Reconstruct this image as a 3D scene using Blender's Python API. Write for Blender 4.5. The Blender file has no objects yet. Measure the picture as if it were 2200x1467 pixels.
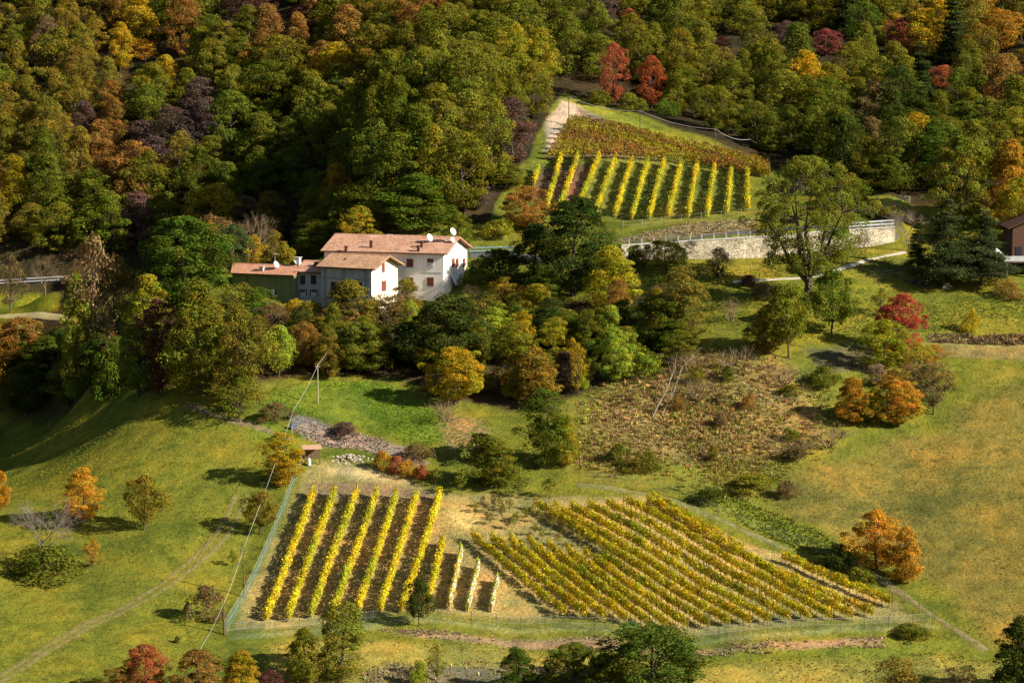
import bpy, bmesh, math, random
import numpy as np
from mathutils import Vector, Matrix
R = math.radians
C = bpy.context.scene.collection
SC = bpy.context.scene
random.seed(7)
RNG = np.random.default_rng(7)

# ------------------------------------------------------------------ camera
W0, H0, FPX = 2200.0, 1467.0, 6300.0
CAMZ, PITCH = 45.0, 6.5
cam_d = bpy.data.cameras.new('camera')
cam_d.sensor_width = 36.0
cam_d.lens = 36.0 * FPX / W0
cam_d.clip_start = 1.0
cam_d.clip_end = 5000
cam = bpy.data.objects.new('camera', cam_d)
C.objects.link(cam)
cam.location = (0, 0, CAMZ)
cam.rotation_euler = (R(90 - PITCH), 0, 0)
SC.camera = cam
# ------------------------------------------------------------------ light
SUN_AZ, SUN_EL = -22.0, 29.5            # azimuth from +X, elevation
sdir = Vector((math.cos(R(SUN_AZ)) * math.cos(R(SUN_EL)), math.sin(R(SUN_AZ)) * math.cos(R(SUN_EL)), math.sin(R(SUN_EL))))
sun_d = bpy.data.lights.new('sun', 'SUN')
sun_d.energy = 5.0
sun_d.angle = R(0.5)
sun_d.color = (1.0, 0.91, 0.77)
sun = bpy.data.objects.new('sun', sun_d)
C.objects.link(sun)
sun.rotation_euler = sdir.to_track_quat('Z', 'Y').to_euler()
sun.location = (60, 300, 120)
world = bpy.data.worlds.new('World')
SC.world = world
world.use_nodes = True
wn = world.node_tree.nodes
sky = wn.new('ShaderNodeTexSky')
sky.sky_type = 'NISHITA'
sky.sun_disc = False
sky.sun_elevation = R(SUN_EL)
sky.sun_rotation = math.atan2(sdir.x, sdir.y)
wn['Background'].inputs[1].default_value = 0.05
world.node_tree.links.new(sky.outputs[0], wn['Background'].inputs[0])
SC.view_settings.view_transform = 'Standard'
SC.view_settings.look = 'None'
SC.view_settings.exposure = 1.1
SC.view_settings.gamma = 1.0
SC.cycles.max_bounces = 5
SC.cycles.diffuse_bounces = 2
SC.cycles.glossy_bounces = 2
SC.cycles.transparent_max_bounces = 12
SC.render.film_transparent = False

# ------------------------------------------------------------------ photo pixel -> ray
cp, sp = math.cos(R(PITCH)), math.sin(R(PITCH))
def ray(px, py):
    u = (px - W0 / 2) / FPX
    v = (H0 / 2 - py) / FPX
    return np.array((u, cp + v * sp, -sp + v * cp))
def at(px, py, Y):
    d = ray(px, py)
    return np.array((0, 0, CAMZ)) + d * (Y / d[1])
def proj(x, y, z):
    z = z - CAMZ
    w = y * cp - z * sp
    return W0 / 2 + FPX * x / w, H0 / 2 - FPX * (y * sp + z * cp) / w
def pxm(Y):                     # photo pixels per metre at depth Y
    return FPX / Y

# ------------------------------------------------------------------ terrain
CTRL = [  # photo px, py, depth
 (100,1467,330),(100,1250,360),(100,1000,412),(120,930,448),(100,820,468),(60,680,480),(60,622,486),(60,600,489),
 (-300,1467,326),(-300,1250,352),(-300,1000,424),(-300,820,470),(-300,640,490),
 (350,1400,338),(350,1200,364),(350,1000,390),(400,910,402),(330,830,416),(250,740,446),(300,640,458),
 (650,1467,332),(600,1350,348),(600,1200,366),(650,1040,385),(690,990,391),(600,910,401),(700,860,409),(700,812,418),(640,740,432),(650,690,440),(650,655,447),
 (800,900,404),(800,1000,390),(820,1200,365),(820,1350,347),
 (1100,1467,335),(1100,1350,348),(1000,1180,367),(1000,1080,379),(1150,1060,381),(1050,1000,389),(1000,910,401),(950,860,409),(1100,850,412),
 (950,740,430),(1100,740,430),(1180,655,443),(1000,655,446),(1150,622,449),(850,660,447),
 (1060,560,461),(1060,540,466),(1130,482,474),(1300,470,476),(1180,420,484),(1190,340,498),(1215,205,525),(1400,350,496),(1350,240,517),
 (1500,1467,335),(1500,1385,344),(1500,1335,349),(1250,1320,350),(1400,1080,377),(1300,1042,382),(1500,1060,380),(1250,1180,365),(1600,1200,364),(1700,1300,353),
 (1500,980,391),(1300,960,393),(1300,880,403),(1500,880,402),(1500,780,414),(1350,800,417),(1500,742,420),(1700,742,420),(1700,850,405),(1700,980,391),
 (1550,690,430),(1550,640,440),(1500,600,447),(1700,640,438),(1700,600,447),(1450,560,455),(1650,555,456),(1800,560,453),
 (1500,490,466),(1500,468,474),(1500,455,477),(1600,445,480),(1500,350,499),(1530,300,506),(1640,362,496),(1720,430,483),
 (2100,1467,335),(2100,1400,342),(2000,1335,350),(1900,1210,365),(2000,1100,378),(2200,1050,382),(2000,950,395),(2150,850,407),(2100,790,416),(2000,742,424),
 (2100,650,441),(1900,600,449),(1950,560,457),(1920,522,464),(1900,480,470),(1940,437,476),(2100,462,474),(2100,610,448),
 (2500,1467,335),(2500,1200,362),(2500,950,392),(2500,800,412),(2500,650,440),(2500,480,472),
 # wooded mountain side
 (300,600,481),(100,598,484),(-300,600,484),(600,595,484),(600,565,505),(600,480,519),(600,350,538),(600,150,570),(600,0,605),
 (300,575,500),(300,470,525),(300,230,567),(300,0,612),(0,570,500),(0,465,525),(0,230,570),(0,0,614),(-400,300,550),(-400,0,612),
 (900,430,481),(850,330,500),(960,330,498),(900,250,525),(900,120,553),(900,0,585),(1050,440,480),(1080,330,500),(1100,200,524),(1100,80,552),(1100,-30,585),
 (1300,205,528),(1300,120,548),(1500,250,524),(1500,120,555),(1450,0,592),(1700,340,508),(1700,200,540),(1700,0,590),
 (1900,400,486),(1900,250,525),(1900,100,560),(1900,0,590),(2150,400,488),(2150,250,525),(2150,0,590),(2500,400,488),(2500,200,540),(2500,0,590),
]
FAR = [(x, y, z) for x in (-330, -120, 80, 300) for (y, z) in ((720, 105), (900, 190))] + \
      [(x, y, z) for x in (-200, 0, 200) for (y, z) in ((-60, 62), (0, 40), (120, -30), (230, -42))]
# the retaining wall below the upper road: a true step in the ground
WALL = [(1335,560,452,33),(1474,556,455,39),(1562,556,456,42),(1651,553,457.5,45),(1763,541,460.5,44),(1850,531,463,39),(1922,519,466,31)]
WALLX = np.array([at(a, b, c)[0] for a, b, c, d in WALL])
WALLY = np.array([c for a, b, c, d in WALL], float)
WALLH = np.array([d / pxm(c) for a, b, c, d in WALL])
def smooth(t):
    t = np.clip(t, 0, 1)
    return t * t * (3 - 2 * t)
def step(x, y):
    x = np.asarray(x, float); y = np.asarray(y, float)
    yw = np.interp(x, WALLX, WALLY)
    h = np.interp(x, WALLX, WALLH)
    side = smooth((x - WALLX[0] + 7) / 7) * smooth((WALLX[-1] + 5 - x) / 5)
    d = y - yw - 0.15
    return h * side * smooth(d / 0.5) * (1 - smooth((d - 9) / 22))
P = np.array([at(a, b, c) for a, b, c in CTRL] + [np.array(f, float) for f in FAR])
zadj = P[:, 2] - step(P[:, 0], P[:, 1])
S = 100.0
XY = P[:, :2] / S
def kern(r2):
    return 0.5 * r2 * np.log(r2 + 1e-12)
d2 = ((XY[:, None, :] - XY[None, :, :]) ** 2).sum(-1)
n = len(P)
A = np.zeros((n + 3, n + 3))
A[:n, :n] = kern(d2) + np.eye(n) * 0.0025
A[:n, n] = 1; A[:n, n + 1:] = XY
A[n, :n] = 1; A[n + 1:, :n] = XY.T
wts = np.linalg.solve(A, np.concatenate((zadj, np.zeros(3))))
def axis(parts):
    out = []
    for a, b, s in parts:
        out.append(np.arange(a, b, s))
    return np.concatenate(out)
GX = axis([(-420, -140, 14), (-140, -84, 1.6), (-84, 84, 0.55), (84, 140, 1.6), (140, 421, 14)])
GY = axis([(-80, 316, 12), (316, 326, 1.2), (326, 484, 0.55), (484, 540, 1.0), (540, 640, 2.2), (640, 921, 14)])
def zraw(x, y):
    x = x.ravel() / S; y = y.ravel() / S
    out = wts[n] + wts[n + 1] * x + wts[n + 2] * y
    for k in range(n):
        out = out + wts[k] * kern((x - XY[k, 0]) ** 2 + (y - XY[k, 1]) ** 2)
    return out
gx, gy = np.meshgrid(GX, GY)
def vnoise(x, y, seed=0):
    # smooth value noise from a few sines (cheap, deterministic)
    r = np.random.default_rng(seed)
    o = np.zeros_like(x)
    for k in range(7):
        a = r.uniform(0, 2 * np.pi); f = r.uniform(0.6, 1.5)
        o += np.sin((x * math.cos(a) + y * math.sin(a)) * f + r.uniform(0, 6.28))
    return o / 3.2
GZ = zraw(gx, gy).reshape(gx.shape)
GZ += 0.14 * vnoise(gx / 2.6, gy / 2.6, 3) + 0.07 * vnoise(gx / 0.9, gy / 0.9, 5) * ((gy > 320) & (gy < 500))
_cx = at(760, 560, 490)[0]
GZ -= 15.0 * np.exp(-((gy - 505) / 14.5) ** 2) * smooth((_cx - gx) / 12)      # ravine added behind the houses, cut deep to keep its trees in shade
GZ += 6.0 * np.exp(-((gx - at(900, 400, 500)[0]) / 11) ** 2 - ((gy - 500) / 12) ** 2)  # wooded spur, ground bumped up so its trees shade the ravine
GZ += step(gx, gy)
def _under_wall():
    # let the grass meet the foot of the wall where the photo shows it
    global GZ
    want = np.array([at(a, b, c)[2] for a, b, c, d in WALL])
    for _ in range(2):
        have = np.array([float(ground(x, y - 0.6)) for x, y in zip(WALLX, WALLY)])
        dz = np.interp(gx, WALLX, want - have)
        d = gy - np.interp(gx, WALLX, WALLY)
        side = smooth((gx - WALLX[0] + 10) / 10) * smooth((WALLX[-1] + 8 - gx) / 8)
        GZ = GZ + dz * side * np.where(d < 0, np.exp(-(d / 7.0) ** 2), np.exp(-(d / 4.0) ** 2))
def ground(x, y):
    x = np.asarray(x, float); y = np.asarray(y, float)
    i = np.clip(np.searchsorted(GX, x) - 1, 0, len(GX) - 2)
    j = np.clip(np.searchsorted(GY, y) - 1, 0, len(GY) - 2)
    tx = (x - GX[i]) / (GX[i + 1] - GX[i]); ty = (y - GY[j]) / (GY[j + 1] - GY[j])
    return (GZ[j, i] * (1 - tx) + GZ[j, i + 1] * tx) * (1 - ty) + (GZ[j + 1, i] * (1 - tx) + GZ[j + 1, i + 1] * tx) * ty
_under_wall()
YS = np.arange(318, 760, 0.3)
def hit(px, py):
    d = ray(px, py)
    t = YS / d[1]
    z = CAMZ + d[2] * t
    g = ground(d[0] * t, YS)
    k = np.nonzero(z <= g)[0]
    if len(k) == 0:
        return at(px, py, 700)
    k = k[0]
    if k == 0:
        y = YS[0]
    else:
        a, b = z[k - 1] - g[k - 1], g[k] - z[k]
        y = YS[k - 1] + 0.3 * a / (a + b + 1e-9)
    p = at(px, py, y)
    return np.array((p[0], p[1], float(ground(p[0], p[1]))))

# ------------------------------------------------------------------ materials
def mat(name):
    m = bpy.data.materials.new(name)
    m.use_nodes = True
    nt = m.node_tree
    b = nt.nodes['Principled BSDF']
    b.inputs['Roughness'].default_value = 0.85
    b.inputs['Specular IOR Level'].default_value = 0.2
    return m, nt, b
def nd(nt, t, **kw):
    x = nt.nodes.new(t)
    for k, v in kw.items():
        setattr(x, k, v)
    return x
def mixc(nt, fac, a, b, blend='MIX'):
    m = nd(nt, 'ShaderNodeMix', data_type='RGBA', blend_type=blend)
    for s, v in ((m.inputs[0], fac), (m.inputs[6], a), (m.inputs[7], b)):
        if hasattr(v, 'links'):
            nt.links.new(v, s)
        elif isinstance(v, (int, float)):
            s.default_value = v
        else:
            s.default_value = (*v[:3], 1)
    return m.outputs[2]
def noise(nt, scale, detail=4, rough=0.55, vec=None, dist=0.0):
    t = nd(nt, 'ShaderNodeTexNoise')
    t.inputs['Scale'].default_value = scale
    t.inputs['Detail'].default_value = detail
    t.inputs['Roughness'].default_value = rough
    t.inputs['Distortion'].default_value = dist
    if vec is not None:
        nt.links.new(vec, t.inputs['Vector'])
    return t.outputs['Fac']
def ramp(nt, fac, stops):
    r = nd(nt, 'ShaderNodeValToRGB')
    nt.links.new(fac, r.inputs[0])
    e = r.color_ramp.elements
    while len(e) < len(stops):
        e.new(0.5)
    for k, (p, c) in enumerate(stops):
        e[k].position = p
        e[k].color = (*c, 1) if len(c) == 3 else c
    return r.outputs[0]
def texco(nt, out='Object'):
    return nd(nt, 'ShaderNodeTexCoord').outputs[out]
def simple(name, col, var=0.25, scale=3.0, rough=0.85, col2=None, bump=0.0, coord='Object'):
    m, nt, b = mat(name)
    v = texco(nt, coord)
    f = noise(nt, scale, 5, 0.6, v)
    c2 = col2 or tuple(c * (1 - var) for c in col)
    c1 = tuple(min(1, c * (1 + var)) for c in col) if col2 is None else col
    nt.links.new(ramp(nt, f, [(0.32, c2), (0.68, c1)]), b.inputs['Base Color'])
    b.inputs['Roughness'].default_value = rough
    if bump:
        bp = nd(nt, 'ShaderNodeBump')
        bp.inputs['Strength'].default_value = 0.6
        bp.inputs['Distance'].default_value = bump
        nt.links.new(noise(nt, scale * 3, 4, 0.6, v), bp.inputs['Height'])
        nt.links.new(bp.outputs[0], b.inputs['Normal'])
    return m
def ground_mat():
    m, nt, b = mat('ground_cover')
    at_ = nd(nt, 'ShaderNodeAttribute', attribute_name='ground_col').outputs['Color']
    v = texco(nt)
    big = ramp(nt, noise(nt, 0.085, 5, 0.65, v, 0.4), [(0.36, (0.56, 0.68, 0.8)), (0.5, (0.98, 0.98, 1.0)), (0.64, (1.42, 1.14, 1.05))])
    c = mixc(nt, 1.0, at_, big, 'MULTIPLY')
    mid = ramp(nt, noise(nt, 0.55, 6, 0.68, v, 0.6), [(0.34, (0.62, 0.64, 0.66)), (0.5, (1.0, 1.0, 1.0)), (0.66, (1.3, 1.18, 1.08))])
    c = mixc(nt, 0.9, c, mid, 'MULTIPLY')
    fine = ramp(nt, noise(nt, 3.2, 5, 0.7, v), [(0.34, (0.45, 0.45, 0.45)), (0.55, (1.08, 1.06, 1.0)), (0.72, (1.5, 1.4, 1.25))])
    c = mixc(nt, 0.55, c, fine, 'MULTIPLY')
    nt.links.new(c, b.inputs['Base Color'])
    b.inputs['Roughness'].default_value = 1.0
    b.inputs['Specular IOR Level'].default_value = 0.0
    bp = nd(nt, 'ShaderNodeBump')
    bp.inputs['Strength'].default_value = 0.7
    bp.inputs['Distance'].default_value = 0.45
    nt.links.new(noise(nt, 1.6, 6, 0.7, v), bp.inputs['Height'])
    nt.links.new(bp.outputs[0], b.inputs['Normal'])
    return m
def render_mat(name, a, b2, streak):
    m, nt, b = mat(name)
    v = texco(nt)
    c = ramp(nt, noise(nt, 0.7, 6, 0.65, v), [(0.3, b2), (0.62, a)])
    mp = nd(nt, 'ShaderNodeMapping'); mp.inputs['Scale'].default_value = (1.6, 1.6, 0.16)
    nt.links.new(v, mp.inputs[0])
    s = ramp(nt, noise(nt, 1.3, 5, 0.7, mp.outputs[0]), [(0.36, streak), (0.56, (1, 1, 1))])
    c = mixc(nt, 0.8, c, s, 'MULTIPLY')
    nt.links.new(c, b.inputs['Base Color'])
    return m
def leaf_mat(name='leaves', trans=0.38):
    m = bpy.data.materials.new(name)
    m.use_nodes = True
    nt = m.node_tree
    nt.nodes.clear()
    out = nd(nt, 'ShaderNodeOutputMaterial')
    oi = nd(nt, 'ShaderNodeObjectInfo')
    tint = nd(nt, 'ShaderNodeAttribute', attribute_name='tint').outputs['Color']
    c = mixc(nt, 1.0, oi.outputs['Color'], tint, 'MULTIPLY')
    d = nd(nt, 'ShaderNodeBsdfDiffuse')
    t = nd(nt, 'ShaderNodeBsdfTranslucent')
    nt.links.new(c, d.inputs[0]); nt.links.new(c, t.inputs[0])
    mx = nd(nt, 'ShaderNodeMixShader')
    mx.inputs[0].default_value = trans
    nt.links.new(d.outputs[0], mx.inputs[1]); nt.links.new(t.outputs[0], mx.inputs[2])
    nt.links.new(mx.outputs[0], out.inputs[0])
    return m
def stone_mat():
    m, nt, b = mat('stone_masonry')
    v = texco(nt)
    mp = nd(nt, 'ShaderNodeMapping')
    mp.inputs['Scale'].default_value = (1.0, 1.0, 1.7)
    nt.links.new(v, mp.inputs[0])
    vo = nd(nt, 'ShaderNodeTexVoronoi')
    vo.inputs['Scale'].default_value = 2.2
    nt.links.new(mp.outputs[0], vo.inputs['Vector'])
    ve = nd(nt, 'ShaderNodeTexVoronoi', feature='DISTANCE_TO_EDGE')
    ve.inputs['Scale'].default_value = 2.2
    nt.links.new(mp.outputs[0], ve.inputs['Vector'])
    sep = nd(nt, 'ShaderNodeSeparateColor')
    nt.links.new(vo.outputs['Color'], sep.inputs[0])
    c = ramp(nt, sep.outputs[0], [(0.0, (0.34, 0.29, 0.20)), (0.5, (0.47, 0.41, 0.29)), (1.0, (0.58, 0.52, 0.39))])
    e = ramp(nt, ve.outputs[0], [(0.02, (0.35, 0.33, 0.3)), (0.10, (1, 1, 1))])
    c = mixc(nt, 1.0, c, e, 'MULTIPLY')
    st = ramp(nt, noise(nt, 0.5, 5, 0.7, v), [(0.36, (0.5, 0.48, 0.43)), (0.58, (1.1, 1.1, 1.1))])
    c = mixc(nt, 0.8, c, st, 'MULTIPLY')
    nt.links.new(c, b.inputs['Base Color'])
    bp = nd(nt, 'ShaderNodeBump')
    bp.inputs['Distance'].default_value = 0.08
    nt.links.new(ve.outputs[0], bp.inputs['Height'])
    nt.links.new(bp.outputs[0], b.inputs['Normal'])
    return m
def tile_mat(name, a, bcol, dark):
    m, nt, b = mat(name)
    v = texco(nt)
    sx = nd(nt, 'ShaderNodeSeparateXYZ'); nt.links.new(v, sx.inputs[0])
    w = nd(nt, 'ShaderNodeTexWave', bands_direction='X')
    w.inputs['Scale'].default_value = 1.35
    w.inputs['Distortion'].default_value = 0.3
    nt.links.new(v, w.inputs['Vector'])
    f = noise(nt, 2.6, 6, 0.75, v)
    c = ramp(nt, f, [(0.34, dark), (0.47, bcol), (0.66, a)])
    c = mixc(nt, 0.55, c, ramp(nt, noise(nt, 0.45, 4, 0.6, v), [(0.35, (0.7, 0.66, 0.62)), (0.65, (1.12, 1.1, 1.08))]), 'MULTIPLY')
    nt.links.new(c, b.inputs['Base Color'])
    bp = nd(nt, 'ShaderNodeBump')
    bp.inputs['Distance'].default_value = 0.06
    nt.links.new(w.outputs['Fac'], bp.inputs['Height'])
    nt.links.new(bp.outputs[0], b.inputs['Normal'])
    return m
def net_mat(name, col, clear):
    m = bpy.data.materials.new(name)
    m.use_nodes = True
    nt = m.node_tree
    nt.nodes.clear()
    out = nd(nt, 'ShaderNodeOutputMaterial')
    d = nd(nt, 'ShaderNodeBsdfDiffuse'); d.inputs[0].default_value = (*col, 1)
    t = nd(nt, 'ShaderNodeBsdfTransparent')
    mx = nd(nt, 'ShaderNodeMixShader'); mx.inputs[0].default_value = clear
    nt.links.new(d.outputs[0], mx.inputs[1]); nt.links.new(t.outputs[0], mx.inputs[2])
    nt.links.new(mx.outputs[0], out.inputs[0])
    return m
def track_mat(name, a, b2):
    m, nt, b = mat(name)
    v = texco(nt)
    nt.links.new(ramp(nt, noise(nt, 1.6, 5, 0.65, v), [(0.35, b2), (0.65, a)]), b.inputs['Base Color'])
    b.inputs['Roughness'].default_value = 1.0
    e = nd(nt, 'ShaderNodeAttribute', attribute_name='edge').outputs['Color']
    sc = nd(nt, 'ShaderNodeSeparateColor'); nt.links.new(e, sc.inputs[0])
    mt = nd(nt, 'ShaderNodeMath', operation='MULTIPLY_ADD')
    nt.links.new(noise(nt, 0.8, 5, 0.7, v), mt.inputs[0]); mt.inputs[1].default_value = 1.6; mt.inputs[2].default_value = -0.35
    m2 = nd(nt, 'ShaderNodeMath', operation='MULTIPLY', use_clamp=True)
    nt.links.new(mt.outputs[0], m2.inputs[0]); nt.links.new(sc.outputs[0], m2.inputs[1])
    nt.links.new(m2.outputs[0], b.inputs['Alpha'])
    return m
M = dict(
    ground=ground_mat(), leaf=leaf_mat(), dry=leaf_mat('dry_stems', 0.15),
    bark=simple('bark', (0.075, 0.055, 0.04), 0.4, 5, bump=0.03),
    pale_bark=simple('pale_bark', (0.24, 0.19, 0.155), 0.35, 4),
    twig=simple('twig_bark', (0.20, 0.14, 0.075), 0.3, 4),
    stone=stone_mat(),
    white=render_mat('white_render', (0.90, 0.85, 0.80), (0.82, 0.77, 0.71), (0.86, 0.82, 0.77)),
    cream=render_mat('cream_render', (0.76, 0.70, 0.52), (0.66, 0.58, 0.42), (0.75, 0.70, 0.6)),
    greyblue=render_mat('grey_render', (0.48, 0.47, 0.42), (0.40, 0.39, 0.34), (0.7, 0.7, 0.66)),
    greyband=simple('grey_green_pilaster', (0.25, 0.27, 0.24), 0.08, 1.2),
    greenwall=render_mat('olive_render', (0.18, 0.21, 0.085), (0.13, 0.155, 0.06), (0.7, 0.72, 0.65)),
    grey=simple('blue_grey_render', (0.34, 0.36, 0.36), 0.1, 1.2),
    roof_red=tile_mat('terracotta_tiles', (0.60, 0.37, 0.26), (0.46, 0.25, 0.16), (0.17, 0.085, 0.055)),
    roof_tan=tile_mat('weathered_tiles', (0.56, 0.36, 0.22), (0.42, 0.24, 0.14), (0.20, 0.11, 0.07)),
    roof_mix=tile_mat('mixed_tiles', (0.58, 0.33, 0.20), (0.46, 0.22, 0.13), (0.22, 0.10, 0.06)),
    eave=simple('eave_timber', (0.10, 0.05, 0.03), 0.3, 4),
    shutter=simple('red_brown_shutter', (0.17, 0.045, 0.03), 0.2, 5),
    darkshut=simple('dark_shutter', (0.05, 0.022, 0.018), 0.2, 5),
    frame=simple('white_frame', (0.6, 0.6, 0.58), 0.06, 5),
    glass=simple('dark_pane', (0.03, 0.035, 0.045), 0.2, 2, rough=0.15),
    curtain=simple('pale_curtain', (0.5, 0.5, 0.5), 0.2, 5),
    metal=simple('galvanised_metal', (0.50, 0.52, 0.54), 0.12, 3, rough=0.5),
    dish=simple('dish_paint', (0.62, 0.61, 0.58), 0.06, 3, rough=0.5),
    awning=simple('white_awning_cloth', (0.8, 0.78, 0.78), 0.04, 3),
    purple=simple('purple_flowers', (0.45, 0.16, 0.36), 0.5, 8),
    concrete=simple('concrete', (0.42, 0.41, 0.38), 0.2, 2),
    wood=simple('post_wood', (0.13, 0.085, 0.05), 0.3, 5),
    palewood=simple('weathered_wood', (0.34, 0.29, 0.22), 0.25, 4),
    brick=simple('brown_render', (0.10, 0.05, 0.033), 0.25, 3),
    brickpale=simple('stone_plinth', (0.16, 0.12, 0.10), 0.3, 2),
    net=net_mat('green_netting', (0.14, 0.26, 0.22), 0.78),
    net2=net_mat('fine_wire_netting', (0.22, 0.26, 0.18), 0.92),
    whitenet=net_mat('white_bird_netting', (0.60, 0.60, 0.58), 0.5),
    gravel=simple('pale_gravel', (0.40, 0.36, 0.28), 0.2, 3),
    asphalt=simple('asphalt', (0.09, 0.09, 0.09), 0.2, 3),
    rail=simple('blue_green_rail', (0.22, 0.32, 0.33), 0.15, 3),
    rail_w=simple('pale_rail_paint', (0.38, 0.39, 0.41), 0.12, 3),
    cable=simple('cable_sheath', (0.42, 0.41, 0.38), 0.1, 3),
    shedroof=simple('shed_roof_board', (0.46, 0.28, 0.18), 0.15, 3),
    blue=simple('blue_plastic', (0.05, 0.09, 0.24), 0.15, 3),
    rock=simple('pale_stone', (0.38, 0.34, 0.26), 0.3, 2),
    darkrock=simple('dark_stone', (0.08, 0.06, 0.05), 0.3, 2),
)

# ------------------------------------------------------------------ object helpers
def tag(o, label=None, cat=None, group=None, kind=None):
    if label: o['label'] = label
    if cat: o['category'] = cat
    if group: o['group'] = group
    if kind: o['kind'] = kind
    return o
def thing(name, label, cat, loc=(0, 0, 0), rz=0.0, group=None):
    o = bpy.data.objects.new(name, None)
    o.empty_display_size = 0.3
    C.objects.link(o)
    o.location = loc
    o.rotation_euler = (0, 0, rz)
    return tag(o, label, cat, group)
def link(name, me, parent=None, loc=None):
    o = bpy.data.objects.new(name, me)
    C.objects.link(o)
    if parent is not None:
        o.parent = parent
    if loc is not None:
        o.location = loc
    return o
def np_mesh(name, verts, quads, mats, tint=None, mi=None, tris=None, smooth_=False, attr='tint'):
    me = bpy.data.meshes.new(name)
    verts = np.asarray(verts, np.float32)
    nq = 0 if quads is None else len(quads)
    nt_ = 0 if tris is None else len(tris)
    me.vertices.add(len(verts))
    me.vertices.foreach_set('co', verts.ravel())
    loops = []
    starts = []
    if nq:
        loops.append(np.asarray(quads, np.int32).ravel()); starts.append(np.arange(nq) * 4)
    if nt_:
        loops.append(np.asarray(tris, np.int32).ravel()); starts.append(nq * 4 + np.arange(nt_) * 3)
    lo = np.concatenate(loops)
    me.loops.add(len(lo))
    me.loops.foreach_set('vertex_index', lo)
    me.polygons.add(nq + nt_)
    me.polygons.foreach_set('loop_start', np.concatenate(starts).astype(np.int32))
    if mi is not None:
        me.polygons.foreach_set('material_index', np.asarray(mi, np.int32))
    if smooth_:
        me.polygons.foreach_set('use_smooth', np.ones(nq + nt_, bool))
    for m in mats:
        me.materials.append(m)
    if tint is not None:
        a = me.color_attributes.new(attr, 'FLOAT_COLOR', 'POINT')
        t4 = np.ones((len(verts), 4), np.float32)
        t4[:, :3] = tint
        a.data.foreach_set('color', t4.ravel())
    me.update(calc_edges=True)
    me.validate()
    return me
class MB:
    """collects boxes, tubes and plates; build() links them as one mesh object"""
    def __init__(s):
        s.v = []; s.f = []
    def add(s, vs, fs):
        b = len(s.v)
        s.v += [tuple(v) for v in vs]
        s.f += [tuple(b + i for i in f) for f in fs]
    def box(s, x0, x1, y0, y1, z0, z1):
        s.add([(x0,y0,z0),(x1,y0,z0),(x1,y1,z0),(x0,y1,z0),(x0,y0,z1),(x1,y0,z1),(x1,y1,z1),(x0,y1,z1)],
              [(0,3,2,1),(4,5,6,7),(0,1,5,4),(1,2,6,5),(2,3,7,6),(3,0,4,7)])
    def tube(s, pts, rad, sides=6, cap=True):
        pts = [np.array(p, float) for p in pts]
        if not hasattr(rad, '__len__'):
            rad = [rad] * len(pts)
        b = len(s.v)
        for k, p in enumerate(pts):
            t = pts[min(k + 1, len(pts) - 1)] - pts[max(k - 1, 0)]
            t = t / (np.linalg.norm(t) + 1e-9)
            ref = np.array((0, 0, 1.0)) if abs(t[2]) < 0.9 else np.array((1.0, 0, 0))
            u = np.cross(t, ref); u /= np.linalg.norm(u); w = np.cross(t, u)
            for i in range(sides):
                a = 2 * math.pi * i / sides
                s.v.append(tuple(p + (u * math.cos(a) + w * math.sin(a)) * rad[k]))
        for k in range(len(pts) - 1):
            for i in range(sides):
                j = (i + 1) % sides
                s.f.append((b + k * sides + i, b + k * sides + j, b + (k + 1) * sides + j, b + (k + 1) * sides + i))
        if cap:
            s.f.append(tuple(b + i for i in range(sides))[::-1])
            s.f.append(tuple(b + (len(pts) - 1) * sides + i for i in range(sides)))
    def mesh(s, name, m):
        me = bpy.data.meshes.new(name)
        me.from_pydata(s.v, [], s.f)
        me.materials.append(m)
        me.update()
        return me
    def build(s, name, m, parent=None, loc=None):
        return link(name, s.mesh(name, m), parent, loc)

# ------------------------------------------------------------------ polygons on the ground
def wpoly(pts):
    return np.array([hit(a, b)[:2] for a, b in pts])
def inside(poly, x, y):
    c = np.zeros(x.shape, bool)
    j = len(poly) - 1
    for i in range(len(poly)):
        xi, yi = poly[i]; xj, yj = poly[j]
        k = ((yi > y) != (yj > y)) & (x < (xj - xi) * (y - yi) / (yj - yi + 1e-12) + xi)
        c ^= k
        j = i
    return c
def pdist(poly, x, y, closed=True):
    d = np.full(x.shape, 1e9)
    m = len(poly)
    for i in range(m if closed else m - 1):
        a = poly[i]; b = poly[(i + 1) % m]
        ab = b - a
        t = np.clip(((x - a[0]) * ab[0] + (y - a[1]) * ab[1]) / (ab @ ab + 1e-9), 0, 1)
        d = np.minimum(d, np.hypot(x - a[0] - t * ab[0], y - a[1] - t * ab[1]))
    return d
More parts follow.
